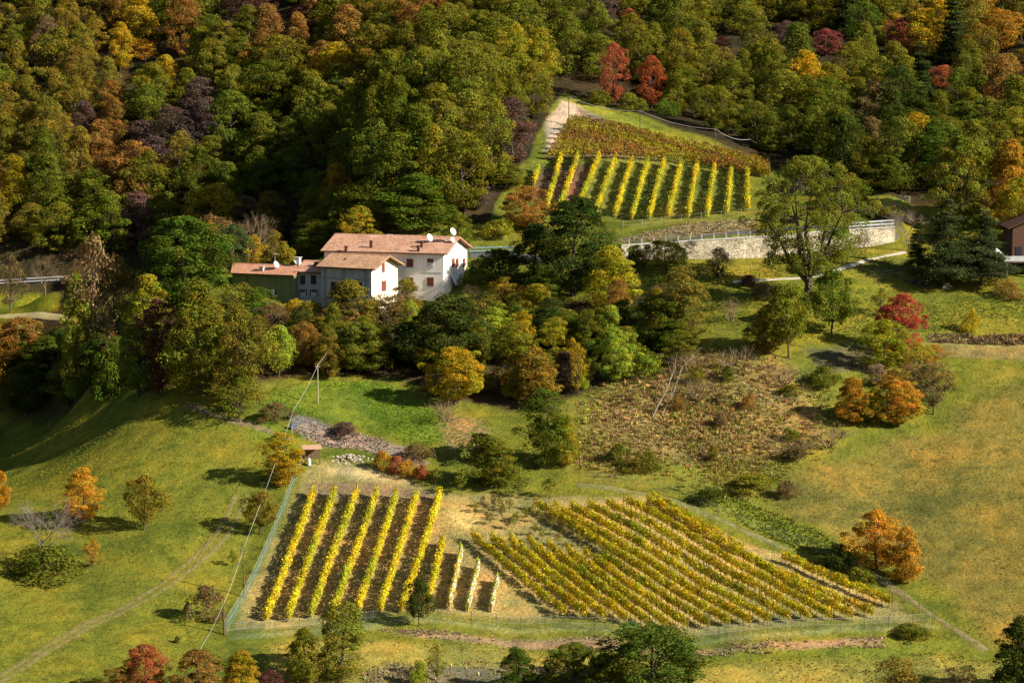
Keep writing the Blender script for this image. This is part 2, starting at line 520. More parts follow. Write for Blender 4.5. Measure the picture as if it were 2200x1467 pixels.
#PART2
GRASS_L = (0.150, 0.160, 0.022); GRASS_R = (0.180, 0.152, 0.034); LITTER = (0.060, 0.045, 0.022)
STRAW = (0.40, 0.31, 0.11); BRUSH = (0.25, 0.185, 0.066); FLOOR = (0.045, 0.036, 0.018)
AREAS = [  # polygon in photo pixels thrown onto the terrain, colour, soft edge in metres
 ([(1560,1060),(1700,1000),(1820,960),(2010,900),(2060,840),(2090,790),(2500,780),(2500,1440),(2130,1400),(1900,1200),(1700,1130)], GRASS_R, 4),
 ([(2010,900),(2060,840),(2090,792),(2300,780),(2300,840),(2130,850),(2050,900),(1900,950)], (0.185,0.175,0.028), 3),
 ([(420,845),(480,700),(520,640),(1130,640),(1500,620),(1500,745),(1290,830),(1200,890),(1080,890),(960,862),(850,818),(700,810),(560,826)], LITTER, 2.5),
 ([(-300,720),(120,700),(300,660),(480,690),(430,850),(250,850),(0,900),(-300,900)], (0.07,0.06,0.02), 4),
 ([(1150,1010),(1180,870),(1270,790),(1420,745),(1530,732),(1720,755),(1810,820),(1870,910),(1830,990),(1700,1030),(1500,1050),(1280,1045)], (0.225,0.195,0.045), 9),
 ([(1230,900),(1280,800),(1420,765),(1500,750),(1700,775),(1760,830),(1800,900),(1790,955),(1700,985),(1500,1012),(1300,1012),(1220,985)], BRUSH, 6),
 ([(1370,980),(1500,985),(1700,1010),(1705,1070),(1590,1070),(1440,1040)], (0.19,0.19,0.03), 2.5),
 ([(1440,1050),(1600,1075),(1760,1140),(1840,1190),(1740,1195),(1600,1130)], (0.17,0.20,0.03), 2.5),
 ([(570,838),(700,814),(830,822),(955,882),(1055,905),(1070,962),(960,962),(880,952),(760,918),(650,892),(560,872)], (0.150,0.190,0.024), 1.5),
 ([(940,880),(1060,900),(1085,985),(1000,990),(930,960)], (0.24,0.17,0.08), 3),
 ([(600,890),(650,890),(760,922),(880,960),(930,1000),(900,1012),(780,968),(700,962),(640,935)], (0.27,0.22,0.18), 1.2),
 ([(480,895),(600,915),(660,940),(640,985),(560,960)], (0.14,0.19,0.02), 2),
 ([(640,1010),(670,985),(760,985),(840,1003),(930,1040),(1000,1056),(1180,1066),(1400,1065),(1600,1175),(1700,1192),(1935,1288),(2005,1335),(1780,1345),(1500,1368),(1200,1340),(900,1322),(480,1358)], (0.28,0.24,0.085), 1.5),
 ([(680,1000),(800,1000),(930,1045),(820,1035),(690,1030)], (0.47,0.37,0.17), 1.5),
 ([(650,1035),(800,1030),(930,1045),(945,1075),(640,1080)], (0.23,0.165,0.09), 1.2),
 ([(640,1075),(955,1065),(950,1130),(985,1172),(1080,1235),(1085,1312),(760,1318),(520,1338),(560,1240)], (0.36,0.26,0.10), 1.2),
 ([(960,1080),(1010,1085),(1060,1130),(1000,1150),(955,1135)], (0.42,0.36,0.13), 1.5),
 ([(1005,1170),(1300,1205),(1390,1200),(1150,1090),(1390,1076),(1690,1195),(1925,1292),(1500,1348),(1200,1328)], (0.37,0.285,0.10), 0.8),
 ([(480,1360),(700,1344),(920,1325),(1200,1340),(1500,1367),(1780,1346),(2005,1335),(2030,1352),(1500,1386),(1200,1362),(900,1345),(480,1376)], (0.20,0.22,0.07), 1.0),
 ([(800,1350),(1200,1366),(1480,1388),(1900,1366),(1900,1392),(1480,1415),(1250,1398),(900,1368)], (0.28,0.20,0.11), 1.0),
 ([(560,1380),(800,1366),(1100,1390),(1300,1410),(1550,1420),(1990,1400),(2150,1420),(2200,1500),(560,1500)], (0.27,0.235,0.05), 2.0),
 ([(1500,1385),(1800,1385),(2040,1350),(2120,1400),(1960,1420),(1500,1420)], (0.15,0.18,0.025), 2.0),
 ([(800,1425),(1100,1420),(1280,1430),(1280,1500),(780,1500)], (0.22,0.18,0.10), 2.0),
 ([(1145,345),(1300,332),(1450,342),(1625,366),(1612,452),(1400,470),(1190,468),(1110,450)], (0.15,0.165,0.032), 1.0),
 ([(1150,360),(1230,345),(1290,345),(1250,440),(1120,440)], (0.17,0.10,0.06), 2.0),
 ([(1170,328),(1320,326),(1480,340),(1480,350),(1320,338),(1170,342)], (0.22,0.16,0.10), 0.8),
 ([(1165,340),(1215,215),(1235,225),(1250,255),(1400,312),(1640,360),(1640,372),(1500,347),(1400,333),(1300,326),(1178,336)], (0.16,0.12,0.04), 0.8),
 ([(1205,203),(1225,207),(1420,282),(1670,362),(1640,364),(1400,310),(1290,272),(1235,240)], (0.24,0.25,0.035), 0.8),
 ([(1205,208),(1250,226),(1330,280),(1290,275),(1235,250),(1225,262),(1190,330),(1158,325),(1165,270)], (0.50,0.39,0.28), 1.2),
 ([(1240,226),(1340,278),(1300,285),(1235,250)], (0.20,0.14,0.11), 1.2),
 ([(1320,515),(1480,478),(1625,470),(1635,498),(1480,512),(1340,525)], (0.25,0.19,0.10), 0.8),
 ([(1340,482),(1500,468),(1640,455),(1640,472),(1480,480),(1345,494)], (0.20,0.20,0.035), 0.8),
 ([(1480,560),(1700,551),(1925,522),(1985,540),(1945,575),(1840,592),(1590,600),(1480,600)], (0.18,0.175,0.026), 1.0),
 ([(1500,625),(1850,628),(2400,612),(2400,735),(1700,735),(1520,738)], (0.165,0.170,0.024), 2.0),
 ([(1850,560),(1960,545),(2000,590),(1900,615),(1850,600)], (0.15,0.15,0.03), 1.5),
 ([(2000,715),(2400,712),(2400,775),(2010,770)], (0.22,0.175,0.06), 1.5),
 ([(1700,740),(1900,740),(1880,800),(1760,810)], (0.12,0.11,0.05), 2),
 ([(-200,626),(90,622),(135,668),(-200,672)], (0.19,0.19,0.018), 1.0),
 ([(1880,432),(1955,432),(1950,446),(1880,446)], (0.16,0.24,0.02), 0.8),
 ([(1870,446),(1960,444),(1990,480),(1880,478)], (0.26,0.20,0.12), 1.0),
]
gxr, gyr = gx.ravel(), gy.ravel()
ncx = 0.9 * vnoise(gxr / 1.7, gyr / 1.7, 11); ncy = 0.9 * vnoise(gxr / 1.7, gyr / 1.7, 12)
col = np.tile(np.array(GRASS_L), (len(gxr), 1))
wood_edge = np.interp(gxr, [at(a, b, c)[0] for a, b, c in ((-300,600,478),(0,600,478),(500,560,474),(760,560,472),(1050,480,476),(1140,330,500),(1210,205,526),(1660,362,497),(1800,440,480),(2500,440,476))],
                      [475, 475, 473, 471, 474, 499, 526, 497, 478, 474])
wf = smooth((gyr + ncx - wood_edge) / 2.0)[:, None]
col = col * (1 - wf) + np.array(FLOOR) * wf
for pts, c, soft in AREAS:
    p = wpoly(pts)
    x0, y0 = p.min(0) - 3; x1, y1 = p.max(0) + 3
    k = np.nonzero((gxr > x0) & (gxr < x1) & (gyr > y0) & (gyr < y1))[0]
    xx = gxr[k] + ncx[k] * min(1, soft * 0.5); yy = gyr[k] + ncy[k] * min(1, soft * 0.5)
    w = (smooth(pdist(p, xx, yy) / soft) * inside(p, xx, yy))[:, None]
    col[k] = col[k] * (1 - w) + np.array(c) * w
nx_, ny_ = len(GX), len(GY)
ii = (np.arange(ny_ - 1)[:, None] * nx_ + np.arange(nx_ - 1)[None, :]).ravel()
quads = np.stack((ii, ii + 1, ii + nx_ + 1, ii + nx_), 1)
ter = np_mesh('terrain', np.stack((gxr, gyr, GZ.ravel()), 1), quads, [M['ground']], tint=col, attr='ground_col', smooth_=True)
tag(link('terrain', ter), kind='structure')

def wline(pts, stepm=0.4, smooth_n=2):
    p = np.array([hit(a, b)[:2] for a, b in pts])
    for _ in range(smooth_n):                         # round the corners
        q = [p[0]]
        for a, b in zip(p[:-1], p[1:]):
            q += [a * .75 + b * .25, a * .25 + b * .75]
        p = np.array(q + [p[-1]])
    seg = np.hypot(*(p[1:] - p[:-1]).T)
    s = np.concatenate(([0], np.cumsum(seg)))
    t = np.arange(0, s[-1], stepm)
    x = np.interp(t, s, p[:, 0]); y = np.interp(t, s, p[:, 1])
    return np.stack((x, y), 1)
def strip(name, pts, width, m, lift=0.05, label=None, kind='structure', cat=None):
    l = wline(pts)
    d = np.gradient(l, axis=0); d /= np.linalg.norm(d, axis=1)[:, None] + 1e-9
    nrm = np.stack((-d[:, 1], d[:, 0]), 1)
    vs = []
    ks = np.linspace(-1, 1, 5)
    wob = 1 + 0.25 * vnoise(l[:, 0] / 1.5, l[:, 1] / 1.5, 21)
    for k in ks:
        q = l + nrm * (k * width / 2 * wob)[:, None]
        vs.append(np.stack((q[:, 0], q[:, 1], ground(q[:, 0], q[:, 1]) + lift * (1 if abs(k) < .9 else -0.4)), 1))
    V = np.stack(vs, 1).reshape(-1, 3)
    n_ = len(l)
    eg = np.tile(np.array((0, 1, 1, 1, 0.0)), n_)[:, None] * np.ones(3)
    f = [(i * 5 + j, i * 5 + j + 1, (i + 1) * 5 + j + 1, (i + 1) * 5 + j) for i in range(n_ - 1) for j in range(4)]
    return tag(link(name, np_mesh(name, V, np.array(f), [m], smooth_=True, tint=eg, attr='edge')), label, cat, None, kind)
for off in (-0.75, 0.75):
    strip('dirt_track', [(-40 + off * 14,1480),(60 + off * 16,1420),(200 + off * 16,1335),(350 + off * 16,1262),(420 + off * 17,1205),(470 + off * 17,1160),(500 + off * 17,1110),(520 + off * 17,1060)], 1.0, track_mat('worn_track_earth', (0.28, 0.22, 0.10), (0.20, 0.17, 0.05)))
strip('footpath', [(400,868),(470,895),(560,920),(640,950)], 1.8, track_mat('footpath_earth', (0.34, 0.26, 0.16), (0.2, 0.15, 0.08)))
strip('gravel_path', [(1575,606),(1650,601),(1735,596),(1790,585),(1835,568),(1890,552),(1950,540)], 1.1, M['gravel'], 0.07)
strip('meadow_path', [(-60,679),(60,678),(130,680),(190,690)], 1.2, simple('meadow_path_earth', (0.40, 0.33, 0.15), 0.2, 1.5), 0.07)
strip('terrace_track', [(1980,738),(2080,742),(2200,746),(2300,748)], 1.3, track_mat('terrace_track_grass', (0.36, 0.34, 0.10), (0.25, 0.23, 0.07)), 0.07)
strip('gully_track', [(1240,1042),(1330,1052),(1460,1080),(1580,1130),(1700,1185)], 1.5, track_mat('pale_track_grass', (0.30, 0.28, 0.14), (0.2, 0.2, 0.06)), 0.06)
strip('field_track', [(1850,1215),(1950,1285),(2040,1345),(2120,1400)], 1.3, track_mat('field_track_earth', (0.34, 0.26, 0.14), (0.22, 0.17, 0.06)), 0.06)
strip('upper_road', [(1010,548),(1120,545),(1335,535),(1480,511),(1640,499),(1800,491),(1925,481)], 2.6, M['asphalt'], 0.06)

# ------------------------------------------------------------------ leaves, crowns, trunks
def unit(v):
    return v / (np.linalg.norm(v, axis=-1, keepdims=True) + 1e-9)
def leaf_quads(p, nrm, size, rng, asp=0.62):
    a = unit(np.cross(nrm, unit(rng.normal(size=p.shape))))
    b = np.cross(nrm, a)
    s = (size * rng.uniform(0.65, 1.35, len(p)))[:, None] if np.isscalar(size) else (size * rng.uniform(0.65, 1.35, len(p)))[:, None]
    a = a * s * 0.5; b = b * s * 0.5 * asp
    V = np.stack((p - a, p - b + nrm * s * .06, p + a, p + b + nrm * s * .06), 1).reshape(-1, 3)
    F = np.arange(len(p) * 4).reshape(-1, 4)
    return V, F
def tintvals(nl, clump_id, ncl, rng, cv=0.16, lv=0.2, hue=0.10):
    cl = np.exp(rng.normal(0, cv, ncl))[clump_id] * np.exp(rng.normal(0, lv, nl))
    h = rng.normal(0, hue, ncl)[clump_id] + rng.normal(0, hue * 0.6, nl)
    t = np.stack((cl * np.exp(h), cl * np.exp(-h * 0.25), cl * np.exp(-h * 0.3)), 1)
    return np.repeat(t, 4, 0)
def env(profile, t):
    if profile == 'round':
        return np.sqrt(np.clip(1 - (2 * t - 1) ** 2, 0.02, 1))
    if profile == 'egg':
        return np.clip(np.sin(np.pi * np.clip(t, 0, 1) ** 0.75) ** 0.7, 0.08, 1)
    if profile == 'cone':
        return np.clip(1.02 - t, 0.05, 1) ** 0.8 * np.clip(t * 6 + .35, 0, 1)
    if profile == 'vase':
        return np.clip(np.sin(np.pi * np.clip(t, 0, 1) ** 1.25) ** 0.6, 0.1, 1)
    if profile == 'point':
        return np.clip((1.04 - t) ** 0.62 * np.clip(t * 3.2 + .35, 0, 1) ** .8, .06, 1)
    if profile == 'dome':
        return np.sqrt(np.clip(1 - t ** 2, 0.03, 1))
    return np.ones_like(t)
def crown_pts(seed, H, Wd, cb, ncl, per, profile, rc=(0.13, 0.23), core=0.30, lean=0.0):
    rng = np.random.default_rng(seed)
    t = rng.beta(1.15, 1.05, ncl)
    ang = np.arange(ncl) * 2.39996 + rng.uniform(-.5, .5, ncl)
    rad = env(profile, t) * (core + (1 - core) * rng.uniform(0, 1, ncl) ** 0.45)
    lump = 1 + 0.26 * np.sin(ang * 2 + seed) + 0.20 * np.sin(ang * 3 + t * 5 + seed * 1.7)
    r_c = Wd * rng.uniform(rc[0], rc[1], ncl)
    R_ = np.maximum(Wd / 2 - r_c * 0.6, 0.1) * rad * lump
    R_ = R_ * np.where(rng.uniform(size=ncl) < .14, rng.uniform(1.08, 1.28, ncl), 1.0)
    zc = H * cb + t * (H * (1 - cb) - r_c * 0.9) + r_c * 0.25
    c = np.stack((np.cos(ang) * R_ + lean * t * Wd, np.sin(ang) * R_, zc), 1)
    cid = np.repeat(np.arange(ncl), per)
    cid = cid[rng.uniform(size=len(cid)) < (0.30 + 0.70 * rng.uniform(size=ncl))[cid]]
    ctr = np.array((lean * Wd * .5, 0, H * (cb + (1 - cb) * 0.42)))
    out = unit((c - ctr) / np.array((Wd / 2, Wd / 2, H * (1 - cb) / 2)))
    d = unit(rng.normal(size=(len(cid), 3)) + out[cid] * 0.55 + np.array((0, 0, 0.30)))
    sq = np.stack((rng.uniform(.8, 1.25, ncl), rng.uniform(.8, 1.25, ncl), rng.uniform(.6, 1.0, ncl)), 1)
    p = c[cid] + d * sq[cid] * (r_c[cid] * (0.55 + 0.55 * rng.uniform(size=len(cid)) ** 0.6))[:, None]
    nrm = unit(d * 0.8 + rng.normal(size=d.shape) * 0.5)
    return rng, c, cid, p, nrm
def make_crown(name, seed, H, Wd, cb, ncl, per, leaf, profile, **kw):
    rng, c, cid, p, nrm = crown_pts(seed, H, Wd, cb, ncl, per, profile, **kw)
    p[:, 2] = np.maximum(p[:, 2], 0.05)
    V, F = leaf_quads(p, nrm, leaf, rng)
    return np_mesh(name, V, F, [M['leaf']], tint=tintvals(len(p), cid, ncl, rng)), c
def make_trunk(name, seed, H, Wd, cb, clumps, r0, nlimb=9, m='bark', fork=0.5, lean=0.0):
    rng = np.random.default_rng(seed + 900)
    mb = MB()
    top = H * (cb + (1 - cb) * 0.7)
    def axis_at(z):
        t = max(0, z) / H
        return np.array((lean * Wd * max(0, (t - cb) / (1 - cb + 1e-6)) + 0.02 * H * math.sin(t * 5 + seed), 0.02 * H * math.cos(t * 4 + seed), z))
    zs = np.linspace(-0.6, top, 8)
    mb.tube([axis_at(z) for z in zs], [r0 * (1.25 if k == 0 else 1) * (1 - 0.8 * k / 7) for k in range(8)], 7)
    for k in rng.permutation(len(clumps))[:nlimb]:
        e = clumps[k]
        zb = min(max(H * cb * rng.uniform(.75, 1.1), e[2] - Wd * rng.uniform(.25, .5)), top * .95)
        b = axis_at(zb)
        mid = b * .5 + e * .5 + np.array((0, 0, -0.06 * Wd))
        rb = r0 * 0.5 * (1 - 0.6 * zb / H)
        mb.tube([b, mid, e], [rb, rb * .65, rb * .25], 5)
    return mb.mesh(name, M[m])
def bare_mesh(name, seed, H, Wd, r0, depth, m='twig', first=0.3, nb=4, bushy=False):
    rng = np.random.default_rng(seed)
    mb = MB()
    def grow(p, d, L, r, k):
        q = p + d * L * .5 + rng.normal(size=3) * L * .04
        e = q + unit(d + rng.normal(size=3) * .12 + np.array((0, 0, .08))) * L * .5
        mb.tube([p, q, e], [r, r * .8, r * .58], 5 if k > depth - 2 else 3, cap=False)
        if k == 0:
            return
        for i in range(nb if k > 1 else nb - 1):
            a = rng.uniform(0, 2 * math.pi); sp_ = rng.uniform(.35, .85)
            side = unit(np.cross(d, rng.normal(size=3)))
            nd_ = unit(d * math.cos(sp_) + side * math.sin(sp_) + np.array((0, 0, .12)))
            t = rng.uniform(.45, 1)
            s0 = p + (e - p) * t
            grow(s0, nd_, L * rng.uniform(.55, .8), r * .5, k - 1)
    if bushy:
        for i in range(9):
            a = i * 2.4
            grow(np.array((math.cos(a) * .15, math.sin(a) * .15, -0.1)), unit(np.array((math.cos(a) * .6, math.sin(a) * .6, 1))), H * .5, r0, depth - 1)
    else:
        grow(np.array((0, 0, -0.4)), np.array((0, 0, 1.0)), H * first + .4, r0, depth)
    v = np.array(mb.v)
    sx = (Wd / 2) / np.percentile(np.abs(v[:, :2]), 97); v[:, :2] *= sx
    v[:, 2] *= H / v[:, 2].max()
    mb.v = [tuple(q) for q in v]
    return mb.mesh(name, M[m])
def pine_mesh(name, seed, H, Wd, cb, layers, leaf):
    rng = np.random.default_rng(seed)
    ps, ns, ids = [], [], []
    cl = []
    k = 0
    for i in range(layers):
        t = (i + .5) / layers
        z = H * (cb + (1 - cb) * t)
        rmax = Wd / 2 * (1 - t) ** 0.75 * rng.uniform(.75, 1.1) + .25
        for j in range(max(3, int(7 * (1 - t)) + 2)):
            a = rng.uniform(0, 6.283)
            L = rmax * rng.uniform(.65, 1.1)
            d = np.array((math.cos(a), math.sin(a), -0.12 + .25 * t))
            m_ = int(110 * L) + 30
            s = rng.uniform(.25, 1, m_)
            p = np.array((0, 0, z)) + d * (s * L)[:, None] + rng.normal(size=(m_, 3)) * np.array((.30, .30, .16)) * (0.6 + L * .32)
            ps.append(p); ns.append(unit(rng.normal(size=(m_, 3)) * .6 + np.array((0, 0, 1)) + d * .4)); ids.append(np.full(m_, k)); k += 1
            cl.append(np.array((0, 0, z)) + d * L * .8)
    p = np.concatenate(ps); nn = np.concatenate(ns); cid = np.concatenate(ids)
    V, F = leaf_quads(p, nn, leaf, rng, 0.35)
    return np_mesh(name, V, F, [M['leaf']], tint=tintvals(len(p), cid, k, rng, .15, .15, .08)), cl

LIB = {}
def lib(kind, i):
    key = (kind, i)
    if key in LIB:
        return LIB[key]
    s = 100 + i * 17 + sum(ord(ch) for ch in kind)
    H, Wd, r0 = 10.0, 6.5, 0.22
    if kind == 'forest':
        prof = ('round', 'egg', 'point')[i % 3]
        cr, c = make_crown('crown', s, H, Wd, 0.05, 90, 200, 0.225, prof, rc=(.06, .19), core=.2)
        tr = make_trunk('trunk', s, H, Wd, .25, c, r0, 7)
    elif kind == 'broad':
        prof = ('round', 'egg', 'point')[i % 3]
        cr, c = make_crown('crown', s, H, Wd, 0.06, 130, 240, 0.205, prof, rc=(.05, .16), core=.22)
        tr = make_trunk('trunk', s, H, Wd, .22, c, r0, 10)
    elif kind == 'orb':            # clear stem, rounded head
        H, Wd, r0 = 5.5, 5.0, .13
        cr, c = make_crown('crown', s, H, Wd, 0.20, 76, 170, 0.175, ('round', 'egg')[i % 2], rc=(.06, .18))
        tr = make_trunk('trunk', s, H, Wd, .25, c, r0, 9)
    elif kind == 'tall':
        H, Wd = 12.0, 5.5
        cr, c = make_crown('crown', s, H, Wd, 0.04, 100, 230, 0.22, ('egg', 'round')[i % 2], rc=(.07, .22))
        tr = make_trunk('trunk', s, H, Wd, .15, c, r0, 8)
    elif kind == 'bush':
        H, Wd, r0 = 3.0, 4.0, .07
        cr, c = make_crown('crown', s, H, Wd, 0.0, 40, 130, 0.19, 'dome', rc=(.11, .2))
        tr = make_trunk('trunk', s, H, Wd, .1, c, r0, 8)
    elif kind == 'loose':          # thin autumn crown, boughs show
        H, Wd, r0 = 9.0, 6.5, .16
        cr, c = make_crown('crown', s, H, Wd, 0.14, 62, 75, 0.26, ('egg', 'vase')[i % 2], rc=(.09, .17), core=.15)
        tr = make_trunk('trunk', s, H, Wd, .18, c, r0, 40)
    elif kind == 'sapling':
        H, Wd, r0 = 2.4, 1.1, .04
        cr, c = make_crown('crown', s, H, Wd, 0.30, 14, 40, 0.16, 'egg', rc=(.18, .3))
        tr = make_trunk('trunk', s, H, Wd, .4, c, r0, 5)
    elif kind == 'spread':
        H, Wd, r0 = 20.0, 17.0, .55
        cr, c = make_crown('crown', s, H, Wd, 0.17, 250, 230, 0.25, 'round', rc=(.04, .09), core=.25)
        mb = MB()
        rng = np.random.default_rng(s)
        mb.tube([(0, 0, -.8), (0.05, 0, 1), (0.2, 0, 3.2), (.3, .1, 5)], [.75, .6, .5, .42], 9)
        hubs = []
        for a, lean_, top in ((2.9, .55, 11), (3.6, .25, 14.5), (0.4, .35, 15.5), (5.3, .5, 12.5), (1.7, .3, 15), (4.4, .3, 13)):
            b0 = np.array((.2, 0, 2.2 + .5 * len(hubs) * .6))
            e = np.array((math.cos(a) * lean_ * top, math.sin(a) * lean_ * top, top))
            m1 = b0 + (e - b0) * .35 + np.array((math.cos(a), math.sin(a), -.3)) * .5
            m2 = b0 + (e - b0) * .7 + rng.normal(size=3) * .3
            mb.tube([b0, m1, m2, e], [.36, .28, .17, .07], 7)
            hubs.append([m1, m2, e])
        hp = np.array([q for h in hubs for q in h])
        for q in c:
            j = np.argmin(((hp - q) ** 2).sum(1) + (hp[:, 2] > q[2]) * 9)
            b0 = hp[j]
            mb.tube([b0, (b0 + q) / 2 + rng.normal(size=3) * .25, q], [.09, .06, .02], 4, cap=False)
        tr = mb.mesh('trunk', M['bark'])
    elif kind == 'pine':
        H, Wd, r0 = 13.0, 8.0, .24
        cr, c = pine_mesh('crown', s, H, Wd, .14, 13, .34)
        tr = make_trunk('trunk', s, H, Wd, .15, c, r0, 26)
    elif kind == 'fir':
        H, Wd, r0 = 11.0, 5.5, .2
        cr, c = pine_mesh('crown', s, H, Wd, .06, 13, .42)
        tr = make_trunk('trunk', s, H, Wd, .1, c, r0, 10)
    elif kind == 'bare':
        H, Wd = 8.0, 6.0
        tr = bare_mesh('bare_branches', s, H, Wd, .11, 6)
        cr = None
    elif kind == 'barepale':
        H, Wd = 8.0, 6.0
        tr = bare_mesh('bare_branches', s, H, Wd, .11, 6, 'pale_bark')
        cr = None
    elif kind == 'twigs':
        H, Wd = 3.0, 4.0
        tr = bare_mesh('bare_branches', s, H, Wd, .05, 5, bushy=True, nb=3)
        cr = None
    else:
        raise KeyError(kind)
    LIB[key] = (cr, tr, H, Wd)
    return LIB[key]
NVAR = dict(forest=9, broad=9, orb=4, tall=4, bush=5, loose=4, sapling=3, spread=1, pine=3, fir=3, bare=3, barepale=2, twigs=3)
HUE = dict(
 olive=(.170,.168,.018), green=(.092,.128,.014), deep=(.054,.074,.012), lime=(.27,.31,.028), yellow=(.42,.32,.018), gold=(.36,.255,.018),
 orange=(.42,.225,.024), rust=(.265,.145,.032), red=(.34,.115,.045), crimson=(.24,.075,.055), maroon=(.11,.050,.038), plum=(.12,.078,.058), brown=(.175,.125,.050),
 pine=(.056,.070,.020), bronze=(.195,.155,.022), mustard=(.26,.230,.018), moss=(.130,.146,.016), teal=(.075,.105,.030), buff=(.28,.20,.12), pink=(.24,.17,.13))
cnt = {}
def tree(kind, px, pyb, pyt, wpx, hue, label, name='tree', cat='tree', group=None, Y=None, var=None, p=None, rz=None, jit=0.08):
    """stands where the ray through (px, pyb) meets the ground (or at depth Y); height and spread from the photo"""
    if p is None:
        p = hit(px, pyb) if Y is None else None
        if p is None:
            q = at(px, pyb, Y)
            p = np.array((q[0], Y, float(ground(q[0], Y))))
    k = pxm(p[1])
    ytop = pyt
    base_py = proj(p[0], p[1], p[2])[1]
    h = max(0.4, (base_py - ytop) / k)
    w = wpx / k
    i = cnt.get(kind, 0) if var is None else var
    cnt[kind] = i + 1
    cr, tr, H, Wd = lib(kind, i % NVAR[kind])
    r = thing(name, label, cat, tuple(p), (rz if rz is not None else random.uniform(0, 6.28)), group)
    r.scale = (w / Wd * 1.04, w / Wd * 1.04, h / H)
    c = HUE[hue] if isinstance(hue, str) else hue
    if cr is not None:
        o = link('crown', cr, r)
        g_ = math.exp(random.gauss(0, jit)); w_ = random.gauss(0, jit * .6)
        o.color = (c[0] * g_ * math.exp(w_), c[1] * g_, c[2] * g_ * math.exp(random.gauss(0, jit)), 1)
    link('branches' if cr is None else 'trunk', tr, r)
    return r
#PART3
# ------------------------------------------------------------------ the wooded slope
FOREST = [[(-160,-150),(1120,-150),(1130,-20),(1150,60),(1190,150),(1205,205),(1160,262),(1150,320),(1120,350),(1100,400),(1060,450),(860,470),(790,520),(720,590),(480,605),(-160,605)],
          [(1120,-150),(2360,-150),(2360,400),(2000,415),(1880,418),(1760,390),(1690,345),(1560,292),(1420,244),(1300,205),(1215,185),(1190,140),(1150,50)]]
# colour patches seen on the slope: px, py, radius, hue, share
PATCH = [(640,60,120,'rust',.5),(560,30,60,'maroon',.6),(300,100,80,'gold',.6),(120,130,150,'bronze',.6),(260,280,90,'rust',.6),(420,330,120,'plum',.35),
 (700,70,90,'olive',.7),(560,240,120,'moss',.6),(620,260,90,'green',.6),(400,200,110,'olive',.6),(60,360,110,'bronze',.6),(150,420,90,'moss',.7),(930,30,60,'rust',.6),
 (1000,60,140,'olive',.8),(930,120,120,'olive',.7),(1120,130,80,'mustard',.7),(1060,250,120,'olive',.8),(900,230,70,'bronze',.6),(1000,330,90,'olive',.7),(910,200,25,'maroon',.9),(850,290,25,'orange',.8),
 (1100,270,28,'plum',.9),(800,330,120,'moss',.7),(1130,340,60,'mustard',.6),(1500,200,180,'olive',.75),(1700,250,140,'moss',.6),(1800,180,110,'olive',.8),
 (1640,30,40,'plum',.8),(1700,90,40,'crimson',.45),(1780,70,45,'rust',.6),(1930,65,26,'crimson',.8),(1840,110,50,'rust',.5),(1850,60,60,'pine',.7),(2030,110,50,'pine',.8),(1990,130,40,'pine',.8),
 (1770,130,40,'rust',.7),(2030,150,30,'red',.7),(2150,50,60,'orange',.7),(2130,110,70,'bronze',.7),(1960,30,60,'gold',.5),(2160,140,50,'rust',.7),(1870,230,70,'brown',.6),(2060,200,90,'moss',.7),
 (1480,60,90,'moss',.6),(1580,110,80,'olive',.6),(1440,120,60,'mustard',.5),(1250,60,70,'moss',.7),(1230,140,50,'mustard',.5),(1260,170,50,'moss',.8),(1600,300,90,'moss',.8),(1780,320,90,'deep',.6),(1950,300,120,'deep',.6),(2120,330,60,'olive',.7)]
HUENAME = dict(olive='olive', green='green', deep='dark green', lime='lime green', yellow='yellow', gold='golden', orange='orange', rust='rust brown', red='bright red', crimson='crimson',
 maroon='maroon', plum='purplish brown', brown='brown', pine='dark needle-leaved', bronze='bronze', mustard='mustard yellow', moss='moss green', teal='bluish green', buff='straw coloured')
polys = [np.array(p, float) for p in FOREST]
cand = []
yy = 478.0
row = 0
while yy < 660:
    sx = 6.2 + (yy - 478) * 0.004
    xx = -112 + (row % 2) * sx / 2
    while xx < 112:
        x = xx + random.uniform(-1.7, 1.7); y = yy + random.uniform(-1.6, 1.6)
        z = float(ground(x, y))
        px, py = proj(x, y, z)
        if any(bool(inside(p, np.array([px]), np.array([py]))[0]) for p in polys):
            cand.append((x, y, z, px, py))
        xx += sx
    yy += 7.0 + (yy - 478) * 0.012
    row += 1
forest = []
KEEP = [(1318,222),(1398,232),(1352,70),(1932,125),(1775,120),(1690,95),(2025,190),(2150,110),(2165,160),(1550,130),(940,60),(640,70),(310,130)]   # set one by one below
